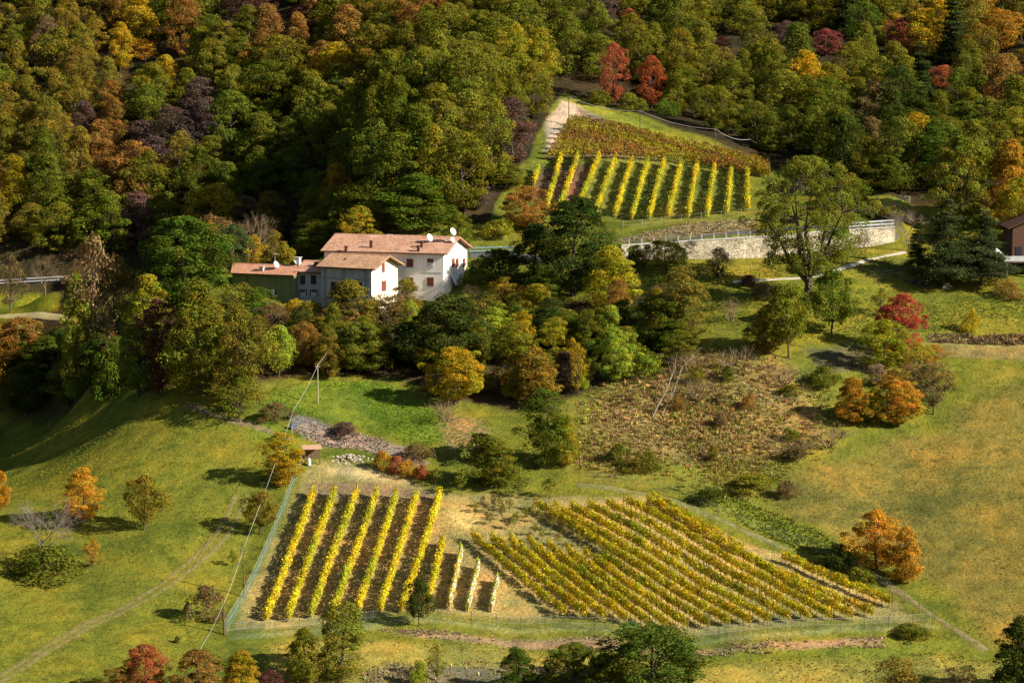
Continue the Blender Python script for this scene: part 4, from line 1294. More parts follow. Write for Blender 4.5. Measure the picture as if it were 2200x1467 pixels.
# ------------------------------------------------------------------ vineyards
post_mb = MB(); post_mb.tube([(0, 0, -.3), (0, 0, 1.9)], .045, 6)
post_me = post_mb.mesh('post', M['wood'])
def vine_row(pix, hue, label, group, dens=150, zlo=0.55, zhi=1.95, w=0.26, leaf=0.24, post_gap=4.5, net=False, thin=0.0, hue2=None, seed=None, stems=True, Yfix=None):
    l = wline(pix, 0.25, 1)
    rng = np.random.default_rng(int(abs(l[0, 0] * 131 + l[0, 1] * 977)) if seed is None else seed)
    s = np.concatenate(([0], np.cumsum(np.hypot(*np.diff(l, axis=0).T))))
    Lm = s[-1]
    nn = int(Lm * dens)
    t = rng.uniform(0, Lm, nn)
    vid = (t / 0.9).astype(int)
    vig = np.exp(rng.normal(0, .30, vid.max() + 2)); vig[rng.uniform(size=len(vig)) < thin] *= .15
    keep = rng.uniform(size=nn) < np.clip(vig[vid], .1, 1)
    t = t[keep]; vid = vid[keep]; nn = len(t)
    x = np.interp(t, s, l[:, 0]); y = np.interp(t, s, l[:, 1])
    d = np.gradient(l, axis=0); d /= np.linalg.norm(d, axis=1)[:, None]
    dx = np.interp(t, s, d[:, 0]); dy = np.interp(t, s, d[:, 1])
    u = rng.uniform(size=nn)
    hi = zhi * (0.86 + 0.14 * np.clip(vig[vid], .3, 1.3)) + .12 * np.sin(t * 2.3 + 1) + rng.normal(0, .08, nn)
    z = zlo + (hi - zlo) * u ** .85
    lat = np.clip(rng.normal(0, w * .62, nn), -w * 1.7, w * 1.7) * (0.75 + .5 * np.sin(np.pi * np.clip(u, 0, 1)))
    x0, y0 = l[0]; z0 = float(ground(x0, y0))
    p = np.stack((x - dy * lat - x0, y + dx * lat - y0, ground(x, y) + z - z0), 1)
    side = np.sign(lat + 1e-6)
    nrm = unit(np.stack((-dy * side, dx * side, np.full(nn, .45)), 1) + rng.normal(size=(nn, 3)) * .55)
    V, F = leaf_quads(p, nrm, leaf, rng, .8)
    tv = tintvals(nn, vid, vid.max() + 1, rng, .10, .2, .07)
    if hue2 is not None:
        mixw = np.repeat(np.clip(0.5 + .9 * np.sin(t * .35 + seed_ph(l)) + rng.normal(0, .35, nn), 0, 1), 4)[:, None]
        ratio = np.array(HUE[hue2]) / np.array(HUE[hue])
        tv = tv * (1 - mixw + mixw * ratio)
    r = thing('vine_row', label, 'vine row', (x0, y0, z0), 0, group)
    o = link('foliage', np_mesh('foliage', V, F, [M['leaf']], tint=tv), r)
    c = HUE[hue]
    o.color = (*c, 1)
    if stems:
        mb = MB()
        for q in np.arange(.5, Lm, .95):
            a = np.array((np.interp(q, s, l[:, 0]) - x0, np.interp(q, s, l[:, 1]) - y0, 0)); a[2] = float(ground(a[0] + x0, a[1] + y0)) - z0
            mb.tube([a + (0, 0, -.1), a + (rng.normal(0, .05), rng.normal(0, .05), .5), a + (rng.normal(0, .08), rng.normal(0, .08), 1.1)], [.045, .035, .02], 4, cap=False)
        so = mb.build('vine_stems', M['bark'], r)
        so['kind'] = 'stuff'
    for q in list(np.arange(0.05, Lm - 1, post_gap)) + [Lm - .05]:
        a = np.array((np.interp(q, s, l[:, 0]), np.interp(q, s, l[:, 1])))
        link('post', post_me, r, (a[0] - x0, a[1] - y0, float(ground(a[0], a[1])) - z0))
    if net:
        mb = MB()
        for sd in (1, -1):
            vs, fs = [], []
            li = l[::2]; di = d[::2]
            for k, (q, e) in enumerate(zip(li, di)):
                g = float(ground(q[0], q[1]))
                off = .2 + .04 * math.sin(k * .9)
                for zz, f in ((.2, 1.1), (.7, 1.0), (1.1, .8), (1.35 + .05 * math.sin(k * 1.3), .15)):
                    vs.append((q[0] - e[1] * sd * off * f - x0, q[1] + e[0] * sd * off * f - y0, g + zz - z0))
            for k in range(len(li) - 1):
                for j in range(3):
                    fs.append((k * 4 + j, (k + 1) * 4 + j, (k + 1) * 4 + j + 1, k * 4 + j + 1))
            mb.add(vs, fs)
        mb.build('bird_net', M['whitenet'], r)
    return r
def seed_ph(l):
    return (l[0, 0] * 3.1 + l[0, 1] * 1.7) % 6.28
NTH = ['first', 'second', 'third', 'fourth', 'fifth', 'sixth', 'seventh', 'eighth', 'ninth', 'tenth', 'eleventh', 'twelfth', 'thirteenth', 'fourteenth', 'fifteenth', 'sixteenth', 'seventeenth']
G1 = 'yellow vine rows of the lower left block'
HUE['vyel'] = (.56, .46, .022); HUE['vlime'] = (.40, .39, .026); HUE['vgold'] = (.50, .41, .02); HUE['volive'] = (.34, .325, .022); HUE['vorange'] = (.48, .24, .03)
rows = [((674,1066),(625,1200),(570,1336),'vyel'), ((719,1066),(668,1200),(616,1338),'vlime'), ((767,1066),(715,1200),(666,1332),'vlime'), ((810,1069),(762,1200),(714,1326),'vlime'),
        ((852,1071),(810,1200),(767,1321),'vlime'), ((896,1073),(855,1200),(815,1320),'vyel'), ((945,1073),(905,1200),(862,1318),'vyel'), ((952,1172),(938,1230),(918,1306),'vyel')]
for i, (a, b, c, hname) in enumerate(rows):
    vine_row([a, b, c], hname, f'{"deep yellow" if hname == "vyel" else "yellow-green"} upright vine row, {NTH[i]} from the net fence in the lower left block', G1, dens=220, w=.29, zlo=.25, zhi=1.6, hue2='vyel' if hname == 'vlime' else None)
for i, (a, c) in enumerate((((991,1192),(964,1312)), ((1028,1222),(1004,1316)), ((1069,1252),(1054,1318)))):
    vine_row([a, c], 'vgold' if i == 0 else 'vlime', f'short vine row under white netting, {("longest, at the left","the middle one","shortest, at the right")[i]}', 'netted vine rows', dens=150, w=.2, zlo=.3, zhi=1.4, net=True)
G2 = 'slanting gold vine rows of the lower right block'
starts = [(1014,1151),(1055,1155),(1095,1161),(1136,1165),(1177,1172),(1217,1182),(1256,1188),(1296,1198),(1150,1082),(1190,1091),(1227,1089),(1264,1087),(1304,1083),(1339,1074),(1389,1074),(1625,1212),(1680,1196)]
endy = [1318,1322,1328,1335,1341,1345,1347,1342,1338,1335,1333,1330,1327,1326,1326,1318,1296]
mids_bow = 6
hues2 = ['vgold','vgold','vyel','vgold','volive','vgold','vgold','volive','vgold','vgold','vyel','volive','vgold','vgold','vyel','vgold','vyel']
for i, (a, ey) in enumerate(zip(starts, endy)):
    e = (1217 + 44 * i, ey)
    m_ = ((a[0] + e[0]) / 2, (a[1] + e[1]) / 2 + (4 if i < 15 else 2))
    a2 = (a[0], a[1] + 12); m2 = (m_[0], m_[1] + 12); e2 = (e[0], e[1] + 12)
    vine_row([a2, m2, e2], hues2[i], f'gold slanting vine row, {NTH[i]} from the lower left edge of the big right block', G2, dens=170, w=.27, zlo=.5, zhi=1.6, hue2='vgold' if hues2[i] == 'volive' else 'vyel', thin=.03)
vine_row([(1402, 1084), (1495, 1135), (1598, 1196)], 'vyel', 'golden vine row on the upper right rim of the big right block', G2, dens=150, w=.27, zlo=.5, zhi=1.6, hue2='vgold', thin=.05)
G3 = 'yellow upright vine rows of the upper vineyard'
up = [((1156,372),(1146,404)), ((1205,346),(1190,400),(1174,455)), ((1242,341),(1222,400),(1199,466)), ((1287,345),(1264,400),(1237,465)), ((1323,351),(1300,405),(1278,465)), ((1358,354),(1338,410),(1320,468)),
      ((1392,356),(1374,410),(1357,474)), ((1427,358),(1409,412),(1394,474)), ((1464,361),(1448,412),(1435,470)), ((1498,363),(1487,412),(1478,470)), ((1535,370),(1526,412),(1519,469)),
      ((1571,368),(1566,412),(1561,462)), ((1605,380),(1605,412),(1606,455))]
for i, q in enumerate(up):
    vine_row(list(q), 'vyel', f'bright yellow upright vine row, {NTH[i]} from the left in the upper vineyard', G3, dens=190, w=.28, zlo=.25, zhi=1.6, hue2='vgold' if i in (5, 9, 12) else 'vlime')
G4 = 'red and gold level vine rows at the top of the upper vineyard'
def edge(x):
    return np.interp(x, [1225, 1250, 1400, 1640], [246, 252, 312, 358])
HUE['vred'] = (.30, .165, .04); HUE['vmix'] = (.34, .275, .024)
for j in range(8):
    px = np.linspace(1178 + 6.5 * j, 1655, 40)
    py = np.interp(px, [1178, 1300, 1400, 1500, 1655], [345, 341, 346, 358, 385]) - j * np.interp(px, [1178, 1400, 1655], [11, 7.5, 3.2])
    k = py > edge(px) + 4
    if k.sum() < 4: continue
    px, py = px[k], py[k]
    pts = [(a, b) for a, b in zip(px[::4], py[::4])] + [(px[-1], py[-1])]
    hn = ('vmix', 'vmix', 'vred', 'vmix', 'vred', 'vmix', 'vred', 'vmix')[j]
    vine_row(pts, hn, f'{"reddish" if hn == "vred" else "gold and rust"} level vine row, {NTH[j]} counted upward above the yellow upright rows', G4, dens=95, w=.3, zlo=.6, zhi=1.85, hue2='vred' if hn == 'vmix' else 'vmix', leaf=.26)

# ------------------------------------------------------------------ fences
def fence(name, label, pix, h, gap, netm, postm, prad=.05, group=None, cat='fence'):
    l = wline(pix, 0.5, 0)
    s = np.concatenate(([0], np.cumsum(np.hypot(*np.diff(l, axis=0).T))))
    x0, y0 = l[0]; z0 = float(ground(x0, y0))
    o = thing(name, label, cat, (x0, y0, z0), 0, group)
    g = ground(l[:, 0], l[:, 1])
    if netm is not None:
        vs, fs = [], []
        for (x, y), z in zip(l, g):
            vs += [(x - x0, y - y0, z - z0 + .02), (x - x0, y - y0, z - z0 + h)]
        for i in range(len(l) - 1):
            fs.append((2 * i, 2 * i + 2, 2 * i + 3, 2 * i + 1))
        mb = MB(); mb.add(vs, fs); mb.build('netting', netm, o)
    wb = MB()
    for zz in (h - .03, h * .5):
        wb.tube([(x - x0, y - y0 - .03, z - z0 + zz) for (x, y), z in zip(l[::3], g[::3])], .007, 4, cap=False)
    wb.build('wire', M['metal'], o)
    pb = MB(); pb.tube([(0, 0, -.3), (0, 0, h + .12)], prad * .75, 6); me = pb.mesh('post', postm)
    for t in list(np.arange(0, s[-1], gap)) + [s[-1]]:
        x = np.interp(t, s, l[:, 0]); y = np.interp(t, s, l[:, 1])
        link('post', me, o, (x - x0, y - y0, float(ground(x, y)) - z0))
    return o
fence('net_fence', 'blue-green net fence down the left side of the lower vineyard', [(650,995),(622,1068),(577,1180),(530,1282),(482,1364)], 1.7, 3.2, M['net'], M['wood'])
fence('net_fence', 'thin wire fence along the lower edge of the lower vineyard', [(486,1366),(700,1348),(920,1332),(1200,1350),(1500,1376),(1780,1354),(2008,1342)], 1.5, 3.0, M['net2'], M['wood'])
fence('net_fence', 'green net fence up the right side of the lower vineyard', [(2008,1340),(1910,1272),(1790,1200),(1640,1150),(1480,1078),(1350,1048),(1240,1036)], 1.4, 3.0, M['net2'], M['wood'])
fence('wire_fence', 'wire fence with pale posts below the upper vineyard', [(1338,492),(1430,482),(1530,472),(1640,462)], 1.2, 3.2, None, M['palewood'])
fence('wire_fence', 'rough wooden post fence below the gravel path by the pines', [(1870,598),(1925,592),(1985,588)], 1.0, 1.3, None, M['wood'], .045)
fence('wire_fence', 'weathered post fence beside the bright lawn at upper right', [(1885,440),(1920,438),(1955,437)], 1.1, 1.2, None, M['palewood'], .06)
#PART5
# ------------------------------------------------------------------ poles, cables, small things
def pole(px, pyb, pyt, label, m='wood', rad=.09, cross=True, rail=None):
    p = hit(px, pyb)
    h = (pyb - pyt) / pxm(p[1])
    o = thing('utility_pole', label, 'utility pole', tuple(p))
    mb = MB(); mb.tube([(0, 0, -.4), (0, 0, h)], [rad, rad * .7], 8); mb.build('shaft', M[m], o)
    if cross:
        mb = MB(); mb.box(-.35, .35, -.1, -.02, h - .45, h - .35); mb.tube([(-.3, -.06, h - .349), (-.3, -.06, h - .2)], .035, 6); mb.tube([(.3, -.06, h - .349), (.3, -.06, h - .2)], .035, 6)
        mb.build('crossarm', M[m], o)
    return np.array((p[0], p[1], p[2] + h))
def cable(name, label, tops, sag=.5, r=.03, m='cable'):
    pts = []
    for a, b in zip(tops[:-1], tops[1:]):
        for t in np.linspace(0, 1, 14)[:-1]:
            q = a + (b - a) * t
            q = q + np.array((0, -.06, -.2 - sag * 4 * t * (1 - t)))
            pts.append(q)
    pts.append(tops[-1] + np.array((0, -.06, -.2)))
    o0 = pts[0]
    mb = MB(); mb.tube([q - o0 for q in pts], r, 5)
    o = mb.build(name, M[m], None, tuple(o0))
    return tag(o, label, 'cable')
u1 = pole(1222, 268, 206, 'thin dark pole at the hilltop beside the dirt slope')
u2 = pole(1375, 292, 236, 'thin dark pole on grass behind the red vine rows')
u3 = pole(1537, 327, 275, 'thin pole at the wood edge, lowest of the hilltop cable')
cable('power_cable', 'grey cable strung over the hilltop poles towards the wood', [at(1165, 262, 522), u1, u2, u3, at(1612, 297, 505)], .7, .03)
v1 = pole(683, 866, 780, 'slim pale pole on the bright green meadow below the houses', 'palewood')
v2 = pole(627, 930, 912, 'short stub pole on the stony bank above the yellow tree', 'palewood', cross=False)
v3 = pole(524, 1282, 1172, 'slim leaning pole left of the net fence', 'wood')
v4 = pole(481, 1362, 1290, 'dark pole at the lower corner of the net fence', 'wood', .1)
cable('power_cable', 'long pale cable running downhill past the net fence', [at(760, 660, 436), v1, at(632, 925, 400) + np.array((0, 0, 3.2)), v3, v4, at(425, 1398, 338)], .35, .018)
# shed, stones and small finds at the vineyard gate
p = hit(671, 998)
k = pxm(p[1])
sh = thing('shed', 'small open timber shelter with flat tan roof at the vineyard top', 'shed', tuple(p), R(8))
for a in (-1, 1):
    for b in (0, 1):
        mb = MB(); mb.box(a * 1.0 - .06, a * 1.0 + .06, b * 1.6 - .06, b * 1.6 + .06, -.3, 2.1 + b * .1); mb.build('post', M['wood'], sh)
mb = MB()
vs = [(-1.3, -.4, 2.12), (1.3, -.4, 2.12), (1.3, 2.0, 2.32), (-1.3, 2.0, 2.32)]
vs += [(a, b, c + .1) for a, b, c in vs]
mb.add(vs, [(0, 3, 2, 1), (4, 5, 6, 7), (0, 1, 5, 4), (1, 2, 6, 5), (2, 3, 7, 6), (3, 0, 4, 7)]); mb.build('roof', M['shedroof'], sh)
mb = MB(); mb.box(-.93, .93, 1.55, 1.6, 0.0, 2.1); mb.build('back_wall', M['wood'], sh)
def blobm(name, pts, rads, m, seed=0, sub=2):
    bm = bmesh.new()
    rng = random.Random(seed)
    for q, r in zip(pts, rads):
        g = bmesh.ops.create_icosphere(bm, subdivisions=sub, radius=1)
        jit = [rng.uniform(.7, 1.3) for _ in range(3)]
        for v in g['verts']:
            n_ = 1 + .16 * math.sin(v.co.x * 5 + q[0] * 9) * math.cos(v.co.y * 4 + q[1] * 5) + rng.uniform(-.06, .06)
            v.co = Vector((v.co.x * jit[0] * r[0] * n_ + q[0], v.co.y * jit[1] * r[1] * n_ + q[1], v.co.z * jit[2] * r[2] * n_ + q[2]))
    me = bpy.data.meshes.new(name); bm.to_mesh(me); bm.free(); me.materials.append(m)
    return me
mb = MB(); mb.tube([(0, 0, 0), (0, 0, .05), (0, 0, .7), (0, 0, .9), (0, 0, 1.0)], [.22, .26, .26, .18, .08], 10)
mb.tube([(0, 0, 1.0), (0, 0, 1.12)], .05, 6)
q = hit(664, 1000)
tag(mb.build('water_tank', M['frame'], None, tuple(q)), 'small white upright tank standing under the shelter', 'tank')
def heap(px, py, wpx, hpx, nst, label, name, cat, m, sz, seed):
    p = hit(px, py); k = pxm(p[1]); rng = random.Random(seed)
    pts, rr = [], []
    W_ = wpx / k; H_ = hpx / k
    for i in range(nst):
        a = rng.gauss(0, .27); b = rng.gauss(0, .25)
        x = a * W_; y = b * W_ * .6
        g = float(ground(p[0] + x, p[1] + y)) - p[2]
        z = max(0, 1 - (a * 2.2) ** 2 - (b * 2.2) ** 2) * H_ * rng.uniform(.2, .9)
        s_ = sz * rng.uniform(.6, 1.4)
        pts.append((x, y, g + z)); rr.append((s_, s_ * .8, s_ * .6))
    return tag(link(name, blobm(name, pts, rr, m, seed, 1), None, tuple(p)), label, cat)
heap(752, 986, 74, 9, 110, 'pale heap of rough stones beside the small shelter', 'stone_pile', 'stones', M['rock'], .17, 3)
heap(1972, 612, 50, 14, 26, 'dark heap of stones on the terrace below the pines', 'stone_pile', 'stones', M['darkrock'], .4, 4)
heap(2035, 618, 22, 10, 10, 'small pale rocks at the foot of the big pine', 'stone_pile', 'stones', M['rock'], .3, 5)
q = hit(628, 922)
mb = MB(); mb.tube([(0, 0, 0), (0, 0, .03), (0, 0, .4), (0, 0, .8), (0, 0, .84)], [.24, .29, .31, .28, .2], 12)
tag(mb.build('barrel', M['blue'], None, tuple(q)), 'small blue barrel on the stony bank above the yellow tree', 'barrel')
q = at(2140, 553, 449)
q[2] = float(ground(q[0], q[1]))
o = thing('parasol', 'white folded-out parasol beside the brown house', 'parasol', tuple(q))
hh = at(2140, 534, 449)[2] - q[2]
mb = MB(); mb.tube([(0, 0, 0), (0, 0, hh)], .04, 6); mb.build('pole', M['metal'], o)
mb = MB()
ns = 10
vs = [(0, 0, hh + .1)] + [(1.0 * math.cos(2 * math.pi * i / ns), 1.0 * math.sin(2 * math.pi * i / ns), hh - .75 + .05 * (i % 2)) for i in range(ns)]
vs += [(0, 0, hh + .06)] + [(a * .97, b * .97, c - .04) for a, b, c in vs[1:ns + 1]]
fs = [(0, 1 + i, 1 + (i + 1) % ns) for i in range(ns)] + [(ns + 1, ns + 2 + (i + 1) % ns, ns + 2 + i) for i in range(ns)] + [(1 + i, ns + 2 + i, ns + 2 + (i + 1) % ns, 1 + (i + 1) % ns) for i in range(ns)]
mb.add(vs, fs); mb.build('canopy', M['awning'], o)
# fallen birch trunks leaning on the brush bank
def leaning(pix0, pix1, dY, label, r=.11):
    a = hit(*pix0); b = at(pix1[0], pix1[1], a[1] + dY)
    v = b - a
    o = thing('dead_tree', label, 'tree', tuple(a))
    mb = MB()
    m1 = v * .5 + np.array((.25, 0, .12))
    mb.tube([v * -.03, m1 * .5 + np.array((-.1, 0, 0)), m1, v * .8, v], [r, r * .85, r * .7, r * .45, r * .2], 6); mb.build('trunk', M['pale_bark'], o)
    mb = MB(); rng = np.random.default_rng(int(pix0[0]))
    for t in (.45, .6, .7, .82, .9, .97):
        s0 = v * t
        e = s0 + v * .22 * rng.uniform(.6, 1.2) + rng.normal(size=3) * .5
        mb.tube([s0, (s0 + e) / 2 + rng.normal(size=3) * .1, e], [.035, .025, .01], 4)
        mb.tube([(s0 + e) / 2, (s0 + e) / 2 + rng.normal(size=3) * .5], [.02, .008], 3)
    mb.build('branch', M['pale_bark'], o)
leaning((1402, 895), (1452, 790), 3, 'pale bare leaning trunk on the brush bank, the left one', .12)
leaning((1422, 893), (1463, 800), 5, 'thin bare leaning trunk on the brush bank, the right one', .07)
leaning((1455, 800), (1500, 750), 4, 'short bare pole leaning at the top of the brush bank', .07)

# ------------------------------------------------------------------ the trees one can tell apart
T = tree
# behind and beside the houses
T('bare', 97, 634, 545, 62, 'brown', 'small bare tree on the grass bank at far left', name='bare_tree')
T('loose', 22, 640, 540, 70, 'brown', 'thin brown tree at the left edge before the guard rail', Y=484)
T('loose', 545, 640, 505, 62, 'gold', 'golden thin-leaved tree rising behind the olive house roof', Y=463)
T('bare', 535, 640, 450, 130, 'brown', 'bare grey-twigged tree behind the olive house', name='bare_tree', Y=468)
T('broad', 505, 640, 482, 75, 'teal', 'bluish green tree tucked behind the big green tree and olive house', Y=462)
T('bush', 617, 620, 520, 52, 'mustard', 'mustard shrub behind the chimney of the grey house', name='shrub', cat='shrub', Y=461)
T('loose', 455, 640, 470, 40, 'orange', 'thin orange-tipped tree at the shoulder of the big green tree', Y=464)
T('broad', 772, 585, 440, 98, 'mustard', 'yellow-olive tree behind the left end of the white house roof', Y=468)
T('broad', 900, 560, 375, 195, 'green', 'broad green tree behind the white house roof', Y=472)
T('loose', 1025, 520, 392, 85, 'plum', 'purplish brown tree right of the green tree behind the white house', Y=478)
T('broad', 1132, 492, 398, 95, 'rust', 'rust brown tree at the lower left corner of the upper vineyard')
T('broad', 985, 560, 455, 70, 'moss', 'small green tree behind the satellite dishes of the white house', Y=466)
T('broad', 1085, 470, 350, 110, 'olive', 'olive tree between the brown tree and the upper vineyard', Y=486)
T('bush', 1075, 512, 470, 60, 'mustard', 'yellow bush on the bank left of the rust brown tree', name='shrub', cat='shrub')
T('forest', 820, 545, 400, 110, 'moss', 'moss green tree between yellow-olive tree and broad green tree', Y=476)
# big dark tree right of the white house and its neighbours
T('broad', 1236, 632, 418, 200, 'deep', 'big dark green tree with leaning trunk right of the white house', var=1)
T('broad', 1150, 615, 480, 120, 'deep', 'dark green tree leaning over the garden right of the white house', Y=452)
T('bush', 1075, 612, 535, 110, 'deep', 'dark hedge-like shrub in the shade below the road railing', name='shrub', cat='shrub', Y=452)
T('bush', 1030, 605, 548, 70, 'green', 'green shrub between the white house and the dark hedge', name='shrub', cat='shrub', Y=453)
T('tall', 1312, 672, 528, 105, (.33, .29, .018), 'yellow-olive upright tree against the left end of the stone wall')
T('orb', 1430, 590, 514, 92, 'olive', 'round olive tree in front of the stone wall')
T('bush', 1365, 575, 525, 50, 'moss', 'small green shrub at the foot of the stone wall left of the round tree', name='shrub', cat='shrub')
T('tall', 1468, 742, 572, 100, 'bronze', 'bronze orange tree below the round olive tree')
T('broad', 1420, 752, 632, 120, 'green', 'green tree below the bronze tree on the garden slope')
T('loose', 1085, 665, 594, 82, 'gold', 'small golden fruit tree in the garden right of the white house')
T('bush', 1130, 668, 610, 45, 'orange', 'small orange shrub beside the golden fruit tree', name='shrub', cat='shrub')
T('bare', 1022, 655, 605, 50, 'brown', 'clump of pale bare stems beside the gable of the white house', name='bare_tree')
T('bush', 965, 690, 655, 60, 'rust', 'rust coloured shrub below the terrace of the white house', name='shrub', cat='shrub', Y=440)
# the belt of trees below the houses
T('broad', 395, 745, 462, 205, 'green', 'tallest big green tree left of the olive house', Y=446, var=3)
T('loose', 205, 740, 505, 140, 'brown', 'tall thin brown and olive tree left of the big green tree', Y=446)
T('loose', 250, 720, 540, 100, 'bronze', 'brownish thin tree close behind the tall thin brown one', Y=450)
T('broad', 165, 730, 585, 90, 'olive', 'olive tree with reddish tips at the end of the guard rail', Y=444)
T('tall', 318, 760, 588, 85, 'mustard', 'yellow-green tree in front of the big green tree', Y=438)
T('broad', 425, 850, 600, 165, 'olive', 'tall olive tree in front of the big green tree')
T('tall', 345, 845, 640, 92, 'maroon', 'dark maroon tree at the left of the tree belt')
T('broad', 300, 850, 690, 110, 'moss', 'dark mossy tree left of the maroon tree')
T('broad', 515, 880, 655, 130, 'bronze', 'tall bronze and olive tree at the left end of the green meadow')
T('loose', 505, 800, 600, 90, 'olive', 'thin olive tree behind the bronze tree, beside the olive house', Y=436)
T('orb', 600, 812, 698, 88, 'lime', 'bright lime green round tree at the corner of the green meadow')
T('loose', 512, 906, 800, 95, 'moss', 'small thin greyish tree beside the footpath')
T('broad', 545, 730, 620, 90, 'green', 'green tree under the window of the olive house', Y=437)
T('loose', 585, 750, 650, 80, 'brown', 'brown tree between the green tree and the grey house', Y=434)
T('loose', 637, 720, 640, 65, 'gold', 'golden brown tree in front of the grey house', Y=438)
T('broad', 655, 790, 690, 75, 'rust', 'rust orange tree left of the slim pole')
T('broad', 705, 812, 700, 75, 'bronze', 'orange-brown tree just right of the slim pole')
T('broad', 750, 740, 600, 135, 'bronze', 'bronze tree covering the lower front of the cream house', Y=434)
T('broad', 775, 800, 690, 130, 'olive', 'olive tree at the top of the green meadow below the cream house')
T('loose', 835, 720, 625, 90, 'brown', 'thin brown tree below the gable of the cream house', Y=435)
T('tall', 872, 720, 598, 72, 'bronze', 'bronze tree against the front of the white house', Y=439)
T('broad', 965, 800, 632, 190, 'deep', 'big dark green tree below the gable of the white house', var=4)
T('broad', 880, 800, 690, 130, 'deep', 'dark green tree in shade left of the big dark green one', Y=424)
T('broad', 980, 868, 742, 110, 'gold', 'golden yellow tree at the edge of the green meadow')
T('broad', 1060, 790, 660, 110, 'lime', 'yellow-green tree right of the big dark green one', Y=428)
T('tall', 1105, 830, 690, 90, 'olive', 'slim olive tree in the middle of the tree belt')
T('broad', 1145, 862, 745, 135, 'bronze', 'bronze tree at the lower edge of the tree belt')
T('tall', 1215, 842, 755, 62, 'plum', 'purplish bush-like tree at the right of the bronze tree')
T('bush', 1246, 838, 770, 44, 'lime', 'lime yellow ivy-clad bush beside the purplish tree', name='shrub', cat='shrub')
T('broad', 1180, 770, 660, 120, 'green', 'green tree above the bronze tree in the tree belt', Y=430)
T('broad', 1240, 790, 680, 110, 'moss', 'grey-green tree in the middle right of the tree belt', Y=426)
T('bush', 1120, 710, 655, 90, 'lime', 'pale lime shrub at the garden edge right of the white house', name='shrub', cat='shrub')
T('bush', 1200, 712, 660, 80, 'mustard', 'mustard shrub at the garden edge, further right', name='shrub', cat='shrub')
T('broad', 1300, 770, 655, 100, 'mustard', 'yellow-green tree below the upright yellow tree', Y=432)
T('broad', 1325, 820, 705, 95, 'lime', 'lime yellow tree hung with ivy at the right of the belt')
T('bush', 1385, 805, 745, 75, 'lime', 'bright yellow bush at the right end of the tree belt', name='shrub', cat='shrub')
T('broad', 1440, 790, 690, 110, 'moss', 'mossy tree at the top of the brush bank', Y=424)
T('bush', 935, 850, 800, 70, 'brown', 'brown shrub below the golden yellow tree', name='shrub', cat='shrub')
T('twigs', 960, 905, 850, 70, 'brown', 'bare brown shrub at the right end of the green meadow', name='bare_shrub', cat='shrub')
T('bare', 950, 915, 868, 40, 'brown', 'small bare sapling in the green meadow', name='bare_tree')
T('tall', 1172, 1003, 832, 100, 'green', 'tall green tree standing alone at the foot of the brush bank')
T('tall', 1218, 1000, 890, 62, 'mustard', 'yellow tree leaning against the lone tall green tree')
T('broad', 1060, 1042, 935, 122, 'olive', 'olive bushy tree left of the lone tall green tree')
T('bush', 1035, 985, 930, 80, 'olive', 'olive shrub on the slope above the olive bushy tree', name='shrub', cat='shrub')
# far left shade
T('broad', 45, 800, 680, 130, 'rust', 'rust orange tree below the meadow path at far left')
T('broad', -15, 830, 690, 120, 'orange', 'orange tree at the left edge below the meadow path')
T('forest', 110, 830, 720, 130, 'moss', 'dark mossy tree in the shade at far left')
T('forest', 210, 850, 715, 120, 'deep', 'dark tree in the shade left of the mossy one by the maroon tree')
T('forest', 60, 890, 780, 120, 'deep', 'dark green tree deep in the shade at the left edge')
T('forest', 150, 870, 770, 110, 'moss', 'dark tree deep in the shade beside the meadow')
# right side
T('spread', 1735, 645, 333, 245, 'olive', 'big spreading olive tree with forked trunk before the stone wall', rz=0.2)
T('orb', 1692, 768, 608, 105, 'moss', 'green upright tree below the spreading tree')
T('broad', 1645, 756, 655, 98, 'bronze', 'bronze bushy tree left of the green upright tree')
T('orb', 1787, 718, 575, 108, 'green', 'green tree on a thin trunk right of the spreading tree')
T('tall', 1932, 762, 628, 92, (.33, .060, .042), 'crimson red tree on the right meadow')
T('loose', 1893, 680, 618, 50, 'olive', 'olive treetop behind the crimson tree')
T('broad', 1897, 798, 685, 98, 'mustard', 'yellow tree in front of the crimson tree')
T('loose', 1975, 830, 735, 90, 'gold', 'thin golden tree below the crimson tree')
T('bush', 2085, 712, 662, 42, 'gold', 'small golden shrub on the upper right meadow', name='shrub', cat='shrub')
T('bare', 1548, 610, 522, 62, 'deep', 'small dark bare tree in front of the stone wall', name='bare_tree')
T('loose', 1543, 608, 528, 60, 'deep', 'small dark leafy tree in front of the stone wall')
T('bush', 1608, 612, 590, 36, 'maroon', 'dark round shrub at the left end of the gravel path', name='shrub', cat='shrub')
T('bush', 1640, 640, 605, 50, 'brown', 'brown bush below the gravel path', name='shrub', cat='shrub')
T('twigs', 1570, 690, 630, 50, 'brown', 'bare shrub on the meadow left of the spreading tree', name='bare_shrub', cat='shrub')
T('pine', 2030, 618, 425, 150, 'pine', 'big dark pine on the terrace at right', name='pine_tree')
T('pine', 2112, 612, 452, 140, 'pine', 'second dark pine beside the brown house', name='pine_tree')
T('pine', 1970, 585, 470, 60, 'pine', 'slim ragged pine left of the big pine', name='pine_tree')
T('barepale', 1955, 540, 440, 95, 'brown', 'pale bare shrub at the right end of the stone wall', name='bare_tree')
T('broad', 2062, 520, 288, 130, 'olive', 'tall olive tree behind the big pine', Y=470)
T('broad', 2165, 520, 300, 130, 'orange', 'tall orange tree behind the brown house', Y=470)
T('broad', 2190, 540, 380, 110, 'mustard', 'yellow-green tree beside the orange one at the right edge', Y=462)
T('forest', 1900, 425, 330, 110, 'moss', 'mossy tree behind the bright lawn at upper right', Y=482)
T('broad', 1830, 470, 380, 90, 'olive', 'olive tree right of the spreading tree crown', Y=476)
